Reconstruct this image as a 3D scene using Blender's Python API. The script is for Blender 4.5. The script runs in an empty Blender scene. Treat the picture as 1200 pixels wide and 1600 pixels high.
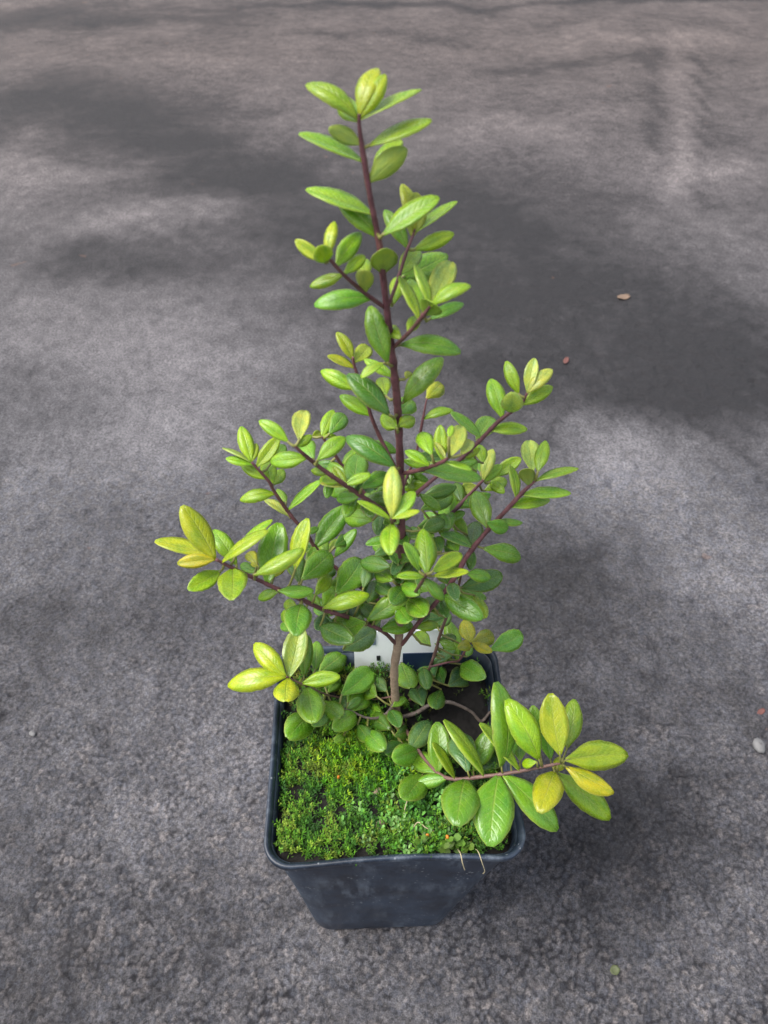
import bpy, math, random
import numpy as np
from mathutils import Matrix, Vector

# ------------------------------------------------------------------ camera, sky, sun, exposure
scene = bpy.context.scene
COL = scene.collection
cam_d = bpy.data.cameras.new('camera')
cam = bpy.data.objects.new('camera', cam_d); COL.objects.link(cam)
cam.location = (-0.00000, -0.14320, 0.39830)
cam.rotation_euler = (math.radians(90 - 46.20), 0, 0)
cam_d.sensor_fit = 'VERTICAL'; cam_d.sensor_height = 36; cam_d.sensor_width = 27; cam_d.lens = 27.20
cam_d.clip_start = 0.005; cam_d.clip_end = 200
cam_d.dof.use_dof = True; cam_d.dof.focus_distance = 0.29; cam_d.dof.aperture_fstop = 25
scene.camera = cam

SUN_EL, SUN_AZ = math.radians(61), math.radians(-100)      # azimuth clockwise from +Y: soft light from the left
w = bpy.data.worlds.new('World'); scene.world = w; w.use_nodes = True
nt = w.node_tree; bg = nt.nodes['Background']
sky = nt.nodes.new('ShaderNodeTexSky'); sky.sky_type = 'NISHITA'; sky.sun_disc = False
sky.sun_elevation = SUN_EL; sky.sun_rotation = SUN_AZ; sky.dust_density = 3.0; sky.air_density = 1.0
hs = nt.nodes.new('ShaderNodeHueSaturation'); hs.inputs['Saturation'].default_value = 0.42
nt.links.new(sky.outputs[0], hs.inputs['Color']); nt.links.new(hs.outputs[0], bg.inputs['Color'])
bg.inputs['Strength'].default_value = 0.095
sd = bpy.data.lights.new('sun', 'SUN'); sd.energy = 1.4; sd.angle = math.radians(34); sd.color = (1, .96, .9)
sun = bpy.data.objects.new('sun', sd); COL.objects.link(sun)
sv = Vector((math.sin(SUN_AZ) * math.cos(SUN_EL), math.cos(SUN_AZ) * math.cos(SUN_EL), math.sin(SUN_EL)))
sun.rotation_euler = sv.to_track_quat('Z', 'Y').to_euler(); sun.location = sv
vs = scene.view_settings
vs.view_transform = 'Standard'; vs.look = 'None'; vs.gamma = 1; vs.use_curve_mapping = False; vs.exposure = 1.5
scene.render.resolution_x, scene.render.resolution_y = 768, 1024

# ------------------------------------------------------------------ helpers
rng = np.random.default_rng(7)
random.seed(5)

def tag(o, label=None, cat=None, group=None, kind=None):
    for k, v in (('label', label), ('category', cat), ('group', group), ('kind', kind)):
        if v: o[k] = v
    return o

def link(name, me, parent=None):
    o = bpy.data.objects.new(name, me); COL.objects.link(o)
    if parent: o.parent = parent
    return o

def mesh(name, verts, faces, mats, midx=None, smooth=True):
    me = bpy.data.meshes.new(name)
    me.from_pydata([tuple(v) for v in verts], [], faces)
    for m in mats: me.materials.append(m)
    if midx is not None: me.polygons.foreach_set('material_index', midx)
    if smooth: me.polygons.foreach_set('use_smooth', [True] * len(me.polygons))
    me.update(); return me

def grid_mesh(name, V, nr, nc, mat):
    me = bpy.data.meshes.new(name)
    i = np.arange(nr * nc).reshape(nr, nc)
    q = np.stack([i[:-1, :-1], i[:-1, 1:], i[1:, 1:], i[1:, :-1]], -1).reshape(-1)
    n = len(q) // 4
    me.vertices.add(nr * nc); me.vertices.foreach_set('co', V.reshape(-1).astype(np.float32))
    me.loops.add(len(q)); me.loops.foreach_set('vertex_index', q.astype(np.int32))
    me.polygons.add(n); me.polygons.foreach_set('loop_start', np.arange(0, 4 * n, 4, dtype=np.int32))
    me.polygons.foreach_set('loop_total', np.full(n, 4, dtype=np.int32))
    me.polygons.foreach_set('use_smooth', np.ones(n, dtype=bool))
    me.materials.append(mat); me.update(calc_edges=True); me.validate(); return me

def hash2(ix, iy, s):
    h = (ix.astype(np.int64) * 374761393 + iy.astype(np.int64) * 668265263 + s * 2147483647) & 0xFFFFFFFF
    h = ((h ^ (h >> 13)) * 1274126177) & 0xFFFFFFFF
    return ((h ^ (h >> 16)) & 0xFFFFFF) / float(0xFFFFFF)

def vnoise(x, y, cell, s=0):
    x = x / cell; y = y / cell
    ix = np.floor(x); iy = np.floor(y); fx = x - ix; fy = y - iy
    fx = fx * fx * (3 - 2 * fx); fy = fy * fy * (3 - 2 * fy)
    a = hash2(ix, iy, s); b = hash2(ix + 1, iy, s); c = hash2(ix, iy + 1, s); d = hash2(ix + 1, iy + 1, s)
    return (a * (1 - fx) + b * fx) * (1 - fy) + (c * (1 - fx) + d * fx) * fy

def worley(x, y, cell, s=0):
    x = x / cell; y = y / cell; ix = np.floor(x); iy = np.floor(y)
    best = np.full(x.shape, 9.0); bid = np.zeros(x.shape)
    for dx in (-1, 0, 1):
        for dy in (-1, 0, 1):
            cx = ix + dx; cy = iy + dy
            px = cx + hash2(cx, cy, s + 1); py = cy + hash2(cx, cy, s + 2)
            d = np.hypot(x - px, y - py); m = d < best
            best = np.where(m, d, best); bid = np.where(m, hash2(cx, cy, s + 3), bid)
    return best, bid

class NT:
    """small node helper"""
    def __init__(self, name):
        self.m = bpy.data.materials.new(name); self.m.use_nodes = True
        self.t = self.m.node_tree; self.p = self.t.nodes['Principled BSDF']; self.out = self.t.nodes['Material Output']
    def n(self, typ, ins=None, **kw):
        nd = self.t.nodes.new('ShaderNode' + typ)
        for k, v in kw.items(): setattr(nd, k, v)
        for k, v in (ins or {}).items(): self.set(nd.inputs[k], v)
        return nd
    def set(self, sock, v):
        if isinstance(v, bpy.types.NodeSocket): self.t.links.new(v, sock)
        else: sock.default_value = v
    def P(self, **kw):
        for k, v in kw.items(): self.set(self.p.inputs[k.replace('_', ' ')], v)
    def math(self, op, a, b=0.0, c=0.0, clamp=False):
        nd = self.n('Math', operation=op, use_clamp=clamp)
        self.set(nd.inputs[0], a); self.set(nd.inputs[1], b); self.set(nd.inputs[2], c); return nd.outputs[0]
    def mix(self, f, a, b, mode='MIX'):
        nd = self.n('MixRGB', blend_type=mode); self.set(nd.inputs[0], f); self.set(nd.inputs[1], a); self.set(nd.inputs[2], b); return nd.outputs[0]
    def ramp(self, f, stops):
        nd = self.n('ValToRGB'); self.set(nd.inputs[0], f); e = nd.color_ramp.elements
        while len(e) < len(stops): e.new(.5)
        for el, (p, c) in zip(e, stops): el.position = p; el.color = c if len(c) == 4 else (*c, 1)
        return nd.outputs[0]
    def noise(self, vec, scale, detail=4, rough=.6, dim='3D'):
        nd = self.n('TexNoise', noise_dimensions=dim); self.set(nd.inputs['Vector'], vec)
        nd.inputs['Scale'].default_value = scale; nd.inputs['Detail'].default_value = detail; nd.inputs['Roughness'].default_value = rough
        return nd.outputs['Fac']
    def bump(self, h, strength, dist):
        nd = self.n('Bump'); self.set(nd.inputs['Height'], h); nd.inputs['Strength'].default_value = strength; nd.inputs['Distance'].default_value = dist
        return nd.outputs[0]
def g(v): return (v, v, v, 1)

# ------------------------------------------------------------------ measured data
PLANT_BASE = (0.00502, 0.01850, 0.11200)
BRANCHES = [
  ('stem', [(0,0,-15,18),(-11,0,287,16),(3,0,502,16),(7,0,732,14),(5,0,1000,13),(-1,0,1258,12),(-8,0,1457,10),(-17,0,1612,10),(-33,0,1770,9),(-46,0,1894,8),(-55,0,1984,8),(-63,0,2050,7),(-79,0,2138,6),(-92,0,2225,6),(-99,0,2281,4),(-99,0,2307,3)]),
  ('right_high', [(-40,0,1880,4),(-17,40,1929,4),(1,70,1976,4),(17,90,2011,3),(21,90,2026,2)]),
  ('left_high', [(-50,0,1877,5),(-94,-30,1932,5),(-135,-60,1990,4),(-163,-80,2038,4),(-175,-90,2058,2)]),
  ('right_upper', [(-27,0,1764,5),(10,-60,1849,5),(35,-110,1920,5),(50,-130,1959,3)]),
  ('left_upper', [(-10,0,1336,6),(-56,50,1414,6),(-86,60,1499,5),(-102,70,1568,5),(-127,80,1645,4),(-132,80,1680,3)]),
  ('right_back', [(-1,0,1258,4),(26,70,1283,4),(48,120,1315,4),(62,140,1410,4),(73,160,1483,2)]),
  ('right_front', [(1,0,1336,6),(54,-80,1428,6),(98,-150,1518,5),(114,-170,1554,3)]),
  ('right_arm', [(3,0,1204,6),(120,50,1294,6),(167,70,1319,6),(227,90,1381,6),(280,100,1450,6),(334,110,1497,4),(348,110,1540,3)]),
  ('right_mid_back', [(7,0,969,6),(77,90,945,6),(154,160,970,6),(228,210,1029,6),(278,230,1090,4)]),
  ('right_long', [(11,0,469,8),(26,-10,513,8),(72,-30,655,7),(132,-20,766,7),(187,0,871,7),(218,20,945,8),(275,40,1044,7),(331,50,1136,7),(378,60,1210,6),(405,60,1250,3)]),
  ('right_stem', [(57,60,-31,7),(122,130,30,6),(159,160,177,6),(177,160,335,6),(219,140,625,5),(226,120,794,3)]),
  ('left_mid', [(3,0,1114,7),(-69,-50,1250,7),(-122,-70,1323,6),(-164,-90,1385,6),(-218,-100,1449,6),(-258,-120,1518,5),(-279,-120,1546,3)]),
  ('left_mid_back', [(2,0,1031,6),(-81,100,1102,6),(-170,150,1208,5),(-204,160,1271,5),(-238,170,1330,3)]),
  ('left_arm', [(4,0,659,7),(-139,50,757,6),(-266,90,880,6),(-304,100,966,6),(-341,100,1037,6),(-368,110,1086,6),(-397,110,1163,5),(-407,110,1200,5),(-453,120,1271,3)]),
  ('left_long', [(-3,0,469,7),(-50,-30,593,7),(-112,-50,675,7),(-199,-80,768,7),(-250,-90,809,7),(-323,-100,881,7),(-378,-110,937,7),(-437,-110,985,6),(-493,-120,1044,6),(-553,-120,1098,4)]),
  ('front_centre', [(6,0,937,6),(-13,-120,1167,5),(-27,-260,1388,5),(-31,-320,1488,4)]),
  ('front_right', [(8,0,677,6),(42,-100,898,5),(59,-240,1144,5),(65,-300,1249,4)]),
  ('left_low', [(-7,0,107,4),(-116,40,13,3),(-257,10,90,3),(-344,-50,267,4),(-414,-70,368,3)]),
  ('right_low', [(8,-10,-29,7),(51,-138,40,7),(109,-254,70,7),(185,-344,110,7),(318,-360,160,7),(442,-359,200,6),(556,-349,230,5),(586,-347,235,3)]),
  ('yellow_shoot', [(140,130,119,5),(213,138,140,4),(251,108,200,4),(275,113,270,4),(295,119,310,2)]),
  ('low', [(-6,-10,74,6),(-50,-48,40,6),(-114,-71,60,5),(-191,-48,80,4),(-255,-39,90,3)]),
  ('woody', [(8,-26,-20,10),(81,-14,0,9),(138,1,40,8),(203,7,50,8),(249,7,30,7),(310,-11,0,6),(351,-30,-40,6),(391,8,-30,6)]),
  ('twig', [(18,-50,-20,6),(52,-116,10,6),(83,-99,20,4),(112,-163,10,2)]),
]
# leaf: branch, anchor on the branch, base, tip, normal (x100), width, colour kind   (0.1 mm, from the plant base)
LEAVES = [
  (0,(-99,0,2298),(-99,0,2298),(-50,50,2359),(-6,-75,66),37,'Y',0,0),
  (0,(-99,0,2304),(-99,0,2304),(-65,78,2362),(-13,-55,82),41,'Y',0,0),
  (0,(-99,0,2296),(-99,0,2296),(-198,42,2345),(25,-42,87),48,'L',0,0),
  (0,(-99,0,2293),(-99,0,2293),(-141,116,2299),(-46,-21,86),39,'L',0,0),
  (0,(-99,0,2296),(-99,0,2296),(17,60,2330),(-29,2,96),54,'L',1,0),
  (0,(-95,0,2249),(-95,0,2249),(-157,-4,2280),(-18,96,-23),31,'P',0,0),
  (0,(-91,0,2215),(-91,0,2215),(-216,22,2260),(32,-6,94),58,'L',1,0),
  (0,(-94,0,2241),(-81,3,2246),(39,26,2285),(-26,-22,94),52,'L',1,0),
  (0,(-84,0,2172),(-84,0,2172),(-8,3,2237),(5,99,-11),45,'P',0,0),
  (0,(-86,0,2184),(-78,79,2148),(-14,154,2196),(0,-54,84),39,'L',0,0),
  (0,(-73,0,2104),(-73,0,2104),(-211,42,2138),(21,-9,97),62,'L',1,0),
  (0,(-63,0,2050),(-63,0,2050),(-142,44,2105),(21,-61,77),42,'G',0,0),
  (0,(-65,0,2060),(-52,-65,2090),(59,-29,2150),(-27,-51,82),49,'L',0,0),
  (1,(5,76,1986),(5,76,1986),(-44,138,2043),(24,-55,80),38,'G',0,0),
  (1,(15,89,2007),(15,89,2007),(22,119,2094),(-8,94,-32),50,'P',0,0),
  (1,(19,91,2018),(19,91,2018),(-6,163,2094),(49,-55,68),44,'Y',0,0),
  (1,(18,91,2016),(18,91,2016),(114,148,2062),(-42,-3,91),45,'L',1,0),
  (1,(5,76,1986),(20,86,1977),(109,106,2006),(4,-87,49),35,'L',0,0),
  (2,(-171,-87,2051),(-180,-80,2038),(-237,-52,2069),(-10,-81,58),27,'Y',0,0),
  (2,(-171,-87,2051),(-171,-87,2051),(-157,-28,2098),(-18,-59,79),27,'Y',0,0),
  (2,(-167,-83,2045),(-177,-74,2030),(-182,-113,2088),(35,-79,-51),41,'L',0,0),
  (2,(-154,-74,2022),(-154,-74,2022),(-105,20,2049),(35,-42,84),39,'L',0,0),
  (2,(-139,-63,1997),(-139,-63,1997),(-211,-69,1973),(-21,-59,78),29,'L',0,0),
  (2,(-78,-19,1911),(-78,-19,1911),(-201,-38,1907),(4,-44,90),47,'G',0,0),
  (2,(-139,-63,1997),(-139,-63,1997),(-95,-4,2008),(46,-48,74),28,'L',0,0),
  (2,(-94,-30,1932),(-94,-30,1932),(-94,-66,2007),(17,89,43),39,'P',0,0),
  (2,(-110,-42,1954),(-92,17,1944),(-103,117,1934),(-6,10,99),38,'L',0,0),
  (0,(-52,0,1964),(-52,0,1964),(-48,-58,2053),(-10,83,55),58,'P',0,0),
  (0,(-27,0,1713),(-41,-48,1753),(-81,29,1851),(-2,-79,61),50,'G',0,0),
  (0,(-13,0,1556),(-36,-71,1608),(-135,-12,1683),(31,-51,80),57,'D',0,0),
  (0,(-22,0,1672),(-22,0,1672),(-97,48,1694),(14,-22,97),33,'L',0,0),
  (0,(-27,0,1713),(-50,-9,1725),(-105,-35,1701),(-21,-39,89),27,'L',0,0),
  (0,(-17,0,1612),(-45,82,1551),(-55,181,1538),(-6,12,99),40,'L',0,0),
  (0,(-33,0,1770),(-10,-2,1774),(127,-22,1768),(0,-30,96),54,'G',0,0),
  (0,(-15,0,1593),(0,9,1585),(95,72,1674),(-40,-49,78),58,'G',0,0),
  (0,(-22,0,1672),(5,-6,1673),(16,39,1663),(28,15,95),19,'Y',0,0),
  (0,(-13,0,1556),(-13,0,1556),(26,98,1522),(52,9,85),53,'G',0,0),
  (0,(-10,0,1499),(-17,-71,1566),(-55,4,1547),(-60,-10,80),38,'L',0,0),
  (0,(-11,0,1518),(-12,-48,1553),(31,27,1518),(67,-4,75),38,'L',0,0),
  (0,(-10,0,1499),(-17,-56,1550),(-45,-17,1527),(-79,-22,58),24,'L',0,0),
  (1,(-15,44,1935),(-15,44,1935),(34,156,1937),(41,-19,89),43,'L',0,0),
  (1,(-15,44,1935),(-5,123,1885),(105,228,1885),(46,-48,75),63,'G',0,0),
  (1,(-34,10,1893),(-28,76,1838),(-4,178,1854),(11,-19,98),40,'L',0,0),
  (3,(30,-100,1905),(30,-100,1905),(-13,-24,1966),(63,-24,74),41,'L',1,0),
  (3,(38,-114,1926),(34,-39,1889),(13,86,1898),(-11,-9,99),46,'L',0,0),
  (3,(50,-130,1959),(50,-130,1959),(21,-53,2010),(67,-22,71),39,'L',1,0),
  (3,(50,-130,1959),(50,-130,1959),(100,7,1984),(12,-22,97),51,'P',0,0),
  (3,(50,-130,1959),(50,-130,1959),(132,-110,1995),(-30,-35,89),38,'L',0,0),
  (3,(38,-114,1926),(55,-52,1877),(129,-20,1896),(-11,-28,95),32,'G',0,0),
  (3,(38,-114,1926),(38,-114,1926),(56,-152,1977),(47,78,42),50,'L',0,0),
  (3,(-8,-31,1808),(-8,-31,1808),(-43,43,1794),(-55,-12,83),31,'L',0,0),
  (3,(6,-53,1839),(6,-53,1839),(29,19,1840),(25,-9,96),30,'L',0,0),
  (4,(-131,80,1669),(-131,80,1669),(-172,126,1722),(36,-55,75),34,'Y',0,0),
  (4,(-130,81,1662),(-130,81,1662),(-95,184,1642),(46,2,89),43,'Y',0,0),
  (4,(-127,80,1645),(-127,80,1645),(-196,93,1673),(33,-20,92),31,'Y',0,0),
  (4,(-108,73,1588),(-123,62,1587),(-217,110,1612),(-19,-71,68),41,'L',0,0),
  (4,(-86,60,1499),(-86,60,1499),(-169,109,1529),(-6,-60,80),38,'L',0,0),
  (5,(73,160,1483),(73,160,1483),(122,275,1446),(52,6,85),50,'Y',0,0),
  (5,(64,142,1420),(64,142,1420),(148,159,1438),(-17,-17,97),35,'L',0,0),
  (11,(-279,-120,1546),(-295,-113,1553),(-367,-73,1589),(12,-54,84),34,'L',0,0),
  (11,(-279,-120,1546),(-268,-109,1557),(-265,14,1550),(5,6,100),47,'P',0,0),
  (11,(-279,-120,1546),(-279,-120,1546),(-239,-83,1549),(44,-51,74),25,'L',0,0),
  (11,(-249,-116,1503),(-249,-116,1503),(-346,-105,1479),(-25,-66,70),44,'L',0,0),
  (11,(-235,-108,1476),(-217,-178,1551),(-152,-121,1573),(18,-54,82),40,'L',0,0),
  (11,(-240,-111,1486),(-243,-45,1433),(-274,50,1408),(-31,15,94),44,'G',0,0),
  (11,(-198,-96,1425),(-198,-96,1425),(-248,-64,1409),(-50,-40,77),24,'L',0,0),
  (11,(-171,-92,1393),(-171,-92,1393),(-230,-46,1355),(-70,-47,54),33,'L',0,0),
  (11,(-153,-86,1369),(-153,-86,1369),(-223,-75,1370),(3,14,99),30,'P',1,0),
  (11,(-116,-68,1315),(-116,-68,1315),(-182,-40,1272),(-59,-62,51),34,'G',0,0),
  (11,(-61,-45,1236),(-83,-46,1190),(-168,20,1135),(-70,-42,58),52,'G',0,0),
  (11,(-122,-70,1323),(-112,-80,1357),(-41,-15,1344),(45,-32,84),40,'G',0,0),
  (11,(-139,-78,1347),(-139,-78,1347),(-127,67,1344),(-6,2,100),63,'G',0,0),
  (12,(-238,170,1330),(-238,170,1330),(-208,259,1356),(22,-35,91),41,'L',0,0),
  (12,(-234,169,1323),(-214,164,1346),(-175,266,1332),(52,-8,85),48,'G',0,0),
  (12,(-238,170,1330),(-238,170,1330),(-196,175,1327),(8,-23,97),18,'L',0,0),
  (12,(-238,170,1330),(-269,173,1326),(-248,216,1309),(67,-2,74),22,'Y',0,0),
  (12,(-197,158,1257),(-235,165,1222),(-173,108,1237),(-51,-35,78),35,'G',0,0),
  (12,(-182,155,1227),(-182,155,1227),(-133,196,1254),(-19,-36,91),25,'L',0,0),
  (0,(-4,0,1364),(-20,-68,1424),(-144,-7,1472),(12,-44,89),56,'D',0,0),
  (0,(0,0,1198),(-60,-4,1201),(-104,46,1206),(-24,-29,93),29,'G',0,0),
  (0,(1,0,1166),(-45,-2,1179),(-70,39,1213),(-3,-64,77),22,'G',0,0),
  (13,(-453,120,1271),(-453,120,1271),(-487,213,1327),(26,-42,87),46,'L',0,0),
  (13,(-453,120,1271),(-453,120,1271),(-444,182,1289),(13,-30,94),29,'Y',0,0),
  (13,(-447,119,1262),(-447,119,1262),(-526,126,1280),(22,-9,97),36,'L',0,0),
  (13,(-453,120,1271),(-453,120,1271),(-540,163,1289),(38,41,83),38,'P',1,0),
  (13,(-411,111,1207),(-411,111,1207),(-489,147,1232),(-5,-64,77),32,'L',0,0),
  (13,(-441,117,1252),(-441,117,1252),(-377,192,1303),(14,-63,76),44,'L',0,0),
  (13,(-428,114,1233),(-408,180,1208),(-372,260,1211),(44,-22,87),40,'G',0,0),
  (13,(-401,109,1182),(-401,109,1182),(-426,222,1176),(5,6,100),50,'L',0,0),
  (13,(-401,109,1182),(-409,175,1121),(-386,268,1098),(49,10,87),41,'L',0,0),
  (13,(-391,110,1146),(-391,110,1146),(-498,96,1134),(-7,-30,95),46,'L',0,0),
  (13,(-361,108,1072),(-361,108,1072),(-256,174,1136),(-53,2,85),53,'L',1,0),
  (13,(-351,103,1055),(-366,162,985),(-447,207,1016),(33,-5,94),38,'P',0,0),
  (13,(-372,110,1094),(-374,183,1032),(-410,247,1029),(-14,-3,99),29,'L',0,0),
  (13,(-282,95,904),(-282,95,904),(-181,215,968),(2,-48,88),70,'G',0,0),
  (13,(-304,100,966),(-304,100,966),(-272,130,964),(34,-31,89),21,'G',0,0),
  (13,(-241,82,851),(-218,85,869),(-150,143,934),(-29,-54,79),40,'G',0,0),
  (13,(-255,87,866),(-246,150,802),(-279,230,797),(-10,2,99),39,'L',0,0),
  (13,(-255,87,866),(-241,163,812),(-222,226,801),(31,8,95),28,'L',0,0),
  (15,(-31,-320,1488),(-31,-320,1488),(-29,-221,1561),(-1,-60,80),45,'P',0,0),
  (15,(-31,-320,1488),(-31,-320,1488),(23,-258,1514),(2,-41,91),37,'L',0,0),
  (15,(-31,-313,1476),(-31,-313,1476),(-111,-289,1514),(47,16,87),34,'L',1,0),
  (15,(-31,-320,1488),(-31,-320,1488),(33,-313,1506),(-27,0,96),25,'Y',1,0),
  (15,(-30,-295,1446),(-30,-295,1446),(-35,-402,1452),(-13,6,99),46,'L',0,0),
  (6,(107,-163,1540),(107,-163,1540),(80,-126,1562),(42,-23,88),20,'P',0,0),
  (6,(114,-170,1554),(114,-170,1554),(150,-62,1560),(17,-10,98),47,'P',0,0),
  (6,(101,-155,1525),(101,-155,1525),(94,-89,1585),(-8,-68,73),35,'L',0,0),
  (6,(114,-170,1554),(108,-178,1625),(118,-141,1631),(10,-20,98),17,'L',0,0),
  (6,(84,-128,1489),(72,-138,1533),(48,-32,1514),(-27,11,96),44,'L',0,0),
  (6,(72,-109,1465),(72,-109,1465),(9,-72,1485),(10,-34,94),31,'L',0,0),
  (6,(101,-155,1525),(101,-155,1525),(171,-177,1518),(15,16,98),29,'L',1,0),
  (6,(114,-170,1554),(144,-161,1553),(176,-89,1536),(28,9,96),30,'P',0,0),
  (6,(54,-80,1428),(54,-80,1428),(205,-82,1398),(20,1,98),63,'G',1,0),
  (7,(348,110,1540),(348,110,1540),(369,184,1598),(-12,-59,80),37,'P',0,0),
  (7,(348,110,1540),(348,110,1540),(416,163,1578),(-12,-47,87),39,'P',0,0),
  (7,(334,110,1497),(334,110,1497),(424,158,1523),(14,-65,74),39,'L',0,0),
  (7,(345,110,1524),(327,118,1529),(294,187,1587),(-22,-68,70),35,'L',0,0),
  (7,(310,106,1475),(310,106,1475),(298,63,1575),(-8,-91,-40),58,'P',0,0),
  (7,(287,101,1457),(287,101,1457),(261,207,1510),(-6,-46,89),51,'L',0,0),
  (7,(254,96,1417),(254,96,1417),(359,105,1414),(5,-20,98),44,'L',0,0),
  (7,(234,92,1390),(234,92,1390),(150,140,1441),(46,-13,88),44,'G',1,0),
  (7,(227,90,1381),(232,168,1316),(290,291,1298),(24,3,97),57,'G',0,0),
  (7,(181,75,1332),(228,84,1263),(212,154,1270),(-24,-15,96),31,'G',0,0),
  (7,(204,83,1356),(257,156,1233),(255,245,1228),(-3,5,100),37,'L',0,0),
  (8,(278,230,1090),(278,230,1090),(311,318,1142),(-12,-47,87),42,'P',0,0),
  (8,(272,228,1082),(272,228,1082),(342,292,1096),(22,-43,88),40,'L',0,0),
  (8,(278,230,1090),(276,294,1066),(293,364,1050),(-3,24,97),29,'G',0,0),
  (8,(260,224,1067),(260,224,1067),(222,275,1004),(-90,-37,25),43,'P',0,0),
  (8,(278,230,1090),(321,291,1046),(412,337,1086),(0,-65,76),45,'L',0,0),
  (8,(266,226,1075),(297,284,987),(379,348,974),(43,-38,82),44,'L',0,0),
  (8,(211,200,1013),(211,200,1013),(197,299,1005),(-21,5,98),40,'D',0,0),
  (8,(173,175,982),(173,175,982),(194,239,990),(-3,-12,99),29,'G',0,0),
  (8,(163,167,975),(237,164,891),(191,223,932),(-14,-63,76),35,'L',0,0),
  (8,(154,160,970),(77,155,1091),(178,186,1099),(13,-63,77),44,'D',0,0),
  (8,(135,144,960),(72,133,1050),(173,221,1025),(42,-24,87),56,'D',0,0),
  (8,(96,109,947),(62,115,987),(146,168,956),(53,-40,74),45,'D',0,0),
  (9,(405,60,1250),(392,65,1282),(398,195,1286),(-13,-2,99),56,'P',0,0),
  (9,(405,60,1250),(406,58,1288),(436,150,1325),(-26,-29,92),41,'L',0,0),
  (9,(390,61,1227),(390,61,1227),(365,32,1323),(3,96,29),46,'P',0,0),
  (9,(405,60,1250),(405,60,1250),(531,100,1263),(-19,29,94),51,'L',1,0),
  (9,(368,58,1194),(368,58,1194),(514,64,1194),(0,12,99),55,'L',1,0),
  (9,(337,51,1146),(337,51,1146),(461,81,1146),(5,-19,98),46,'L',0,0),
  (9,(356,56,1176),(356,56,1176),(341,142,1231),(45,-42,79),37,'L',0,0),
  (9,(304,46,1092),(304,46,1092),(381,50,1078),(18,-6,98),28,'G',0,0),
  (9,(290,43,1068),(261,-13,1145),(333,18,1085),(62,-67,41),41,'G',0,0),
  (9,(282,42,1056),(282,42,1056),(251,177,1077),(-27,-21,94),60,'G',0,0),
  (9,(238,28,981),(249,110,900),(277,256,853),(-3,31,95),63,'D',0,0),
  (9,(238,28,981),(238,28,981),(139,54,1013),(30,-5,95),46,'D',0,0),
  (14,(-553,-120,1098),(-553,-120,1098),(-642,-25,1220),(52,-45,73),76,'Y',0,0),
  (14,(-553,-120,1098),(-587,-42,1025),(-750,-27,1073),(29,21,93),72,'Y',1,0),
  (14,(-553,-120,1098),(-553,-120,1098),(-658,-138,1101),(14,-65,75),41,'O',0,0),
  (14,(-501,-120,1051),(-513,-55,994),(-591,45,1041),(17,-31,94),55,'L',0,0),
  (14,(-538,-120,1084),(-538,-120,1084),(-403,-64,1158),(-51,11,85),69,'Y',1,0),
  (14,(-515,-121,1064),(-502,-58,1066),(-401,16,1120),(-53,11,84),59,'L',1,0),
  (14,(-530,-120,1078),(-550,-109,1029),(-626,-195,1052),(49,-21,85),54,'L',0,0),
  (14,(-508,-121,1057),(-508,-121,1057),(-478,-286,1124),(-5,37,93),82,'L',0,0),
  (14,(-451,-112,999),(-430,-182,1102),(-294,-127,1150),(-28,-15,95),57,'L',0,0),
  (14,(-415,-110,966),(-415,-110,966),(-387,58,1046),(13,-44,89),82,'G',0,0),
  (14,(-458,-113,1006),(-452,-38,974),(-492,36,947),(-31,17,93),38,'O',0,0),
  (14,(-451,-112,999),(-444,-53,981),(-473,-29,971),(-44,-19,88),15,'O',0,0),
  (14,(-365,-108,924),(-320,-114,1043),(-285,0,1138),(-34,-54,77),57,'Y',0,0),
  (14,(-408,-110,961),(-406,-44,917),(-376,18,915),(36,-15,92),31,'O',0,0),
  (14,(-451,-112,999),(-458,-31,926),(-518,18,907),(-46,-23,86),31,'G',0,0),
  (14,(-378,-110,937),(-378,-110,937),(-449,-106,888),(-49,-56,66),33,'L',0,0),
  (14,(-378,-110,937),(-368,-177,1021),(-271,-167,1007),(16,-18,97),41,'G',0,0),
  (14,(-338,-103,896),(-304,-103,982),(-230,47,922),(57,5,82),75,'G',0,0),
  (14,(-338,-103,896),(-328,-27,872),(-351,103,849),(-18,14,97),58,'D',0,0),
  (14,(-286,-95,844),(-270,-98,895),(-228,-18,893),(33,-15,93),41,'L',0,0),
  (14,(-258,-91,817),(-258,-91,817),(-301,-29,806),(-22,2,97),31,'G',0,0),
  (14,(-315,-99,872),(-333,-92,819),(-384,-39,774),(-72,-10,69),37,'L',0,0),
  (14,(-315,-99,872),(-305,-168,941),(-305,-321,1004),(18,37,91),74,'G',0,0),
  (14,(-315,-99,872),(-335,-89,789),(-399,-52,712),(-79,-40,46),42,'L',0,0),
  (14,(-296,-96,854),(-346,-96,717),(-403,-56,670),(-72,-28,63),32,'G',0,0),
  (14,(-250,-90,809),(-250,-90,809),(-209,23,774),(39,14,91),58,'G',0,0),
  (17,(-405,-68,356),(-405,-68,356),(-373,119,403),(5,-25,97),89,'P',0,0),
  (17,(-362,-58,298),(-361,4,247),(-348,107,357),(8,-73,68),56,'G',0,0),
  (17,(-414,-70,368),(-414,-70,368),(-534,44,406),(-2,-33,94),71,'Y',0,0),
  (17,(-414,-70,368),(-414,-70,368),(-622,-88,339),(-11,-24,96),85,'Y',0,0),
  (17,(-405,-68,356),(-405,-68,356),(-395,-209,438),(4,51,86),89,'Y',0,0),
  (17,(-362,-58,298),(-362,-58,298),(-223,-41,319),(-6,-54,84),56,'L',0,0),
  (17,(-344,-50,267),(-319,29,253),(-320,154,254),(8,-1,100),56,'G',0,0),
  (17,(-344,-50,267),(-344,-50,267),(-305,-225,325),(-6,30,95),95,'G',0,0),
  (17,(-305,-21,177),(-348,-41,30),(-408,-202,162),(59,37,72),97,'G',0,0),
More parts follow.
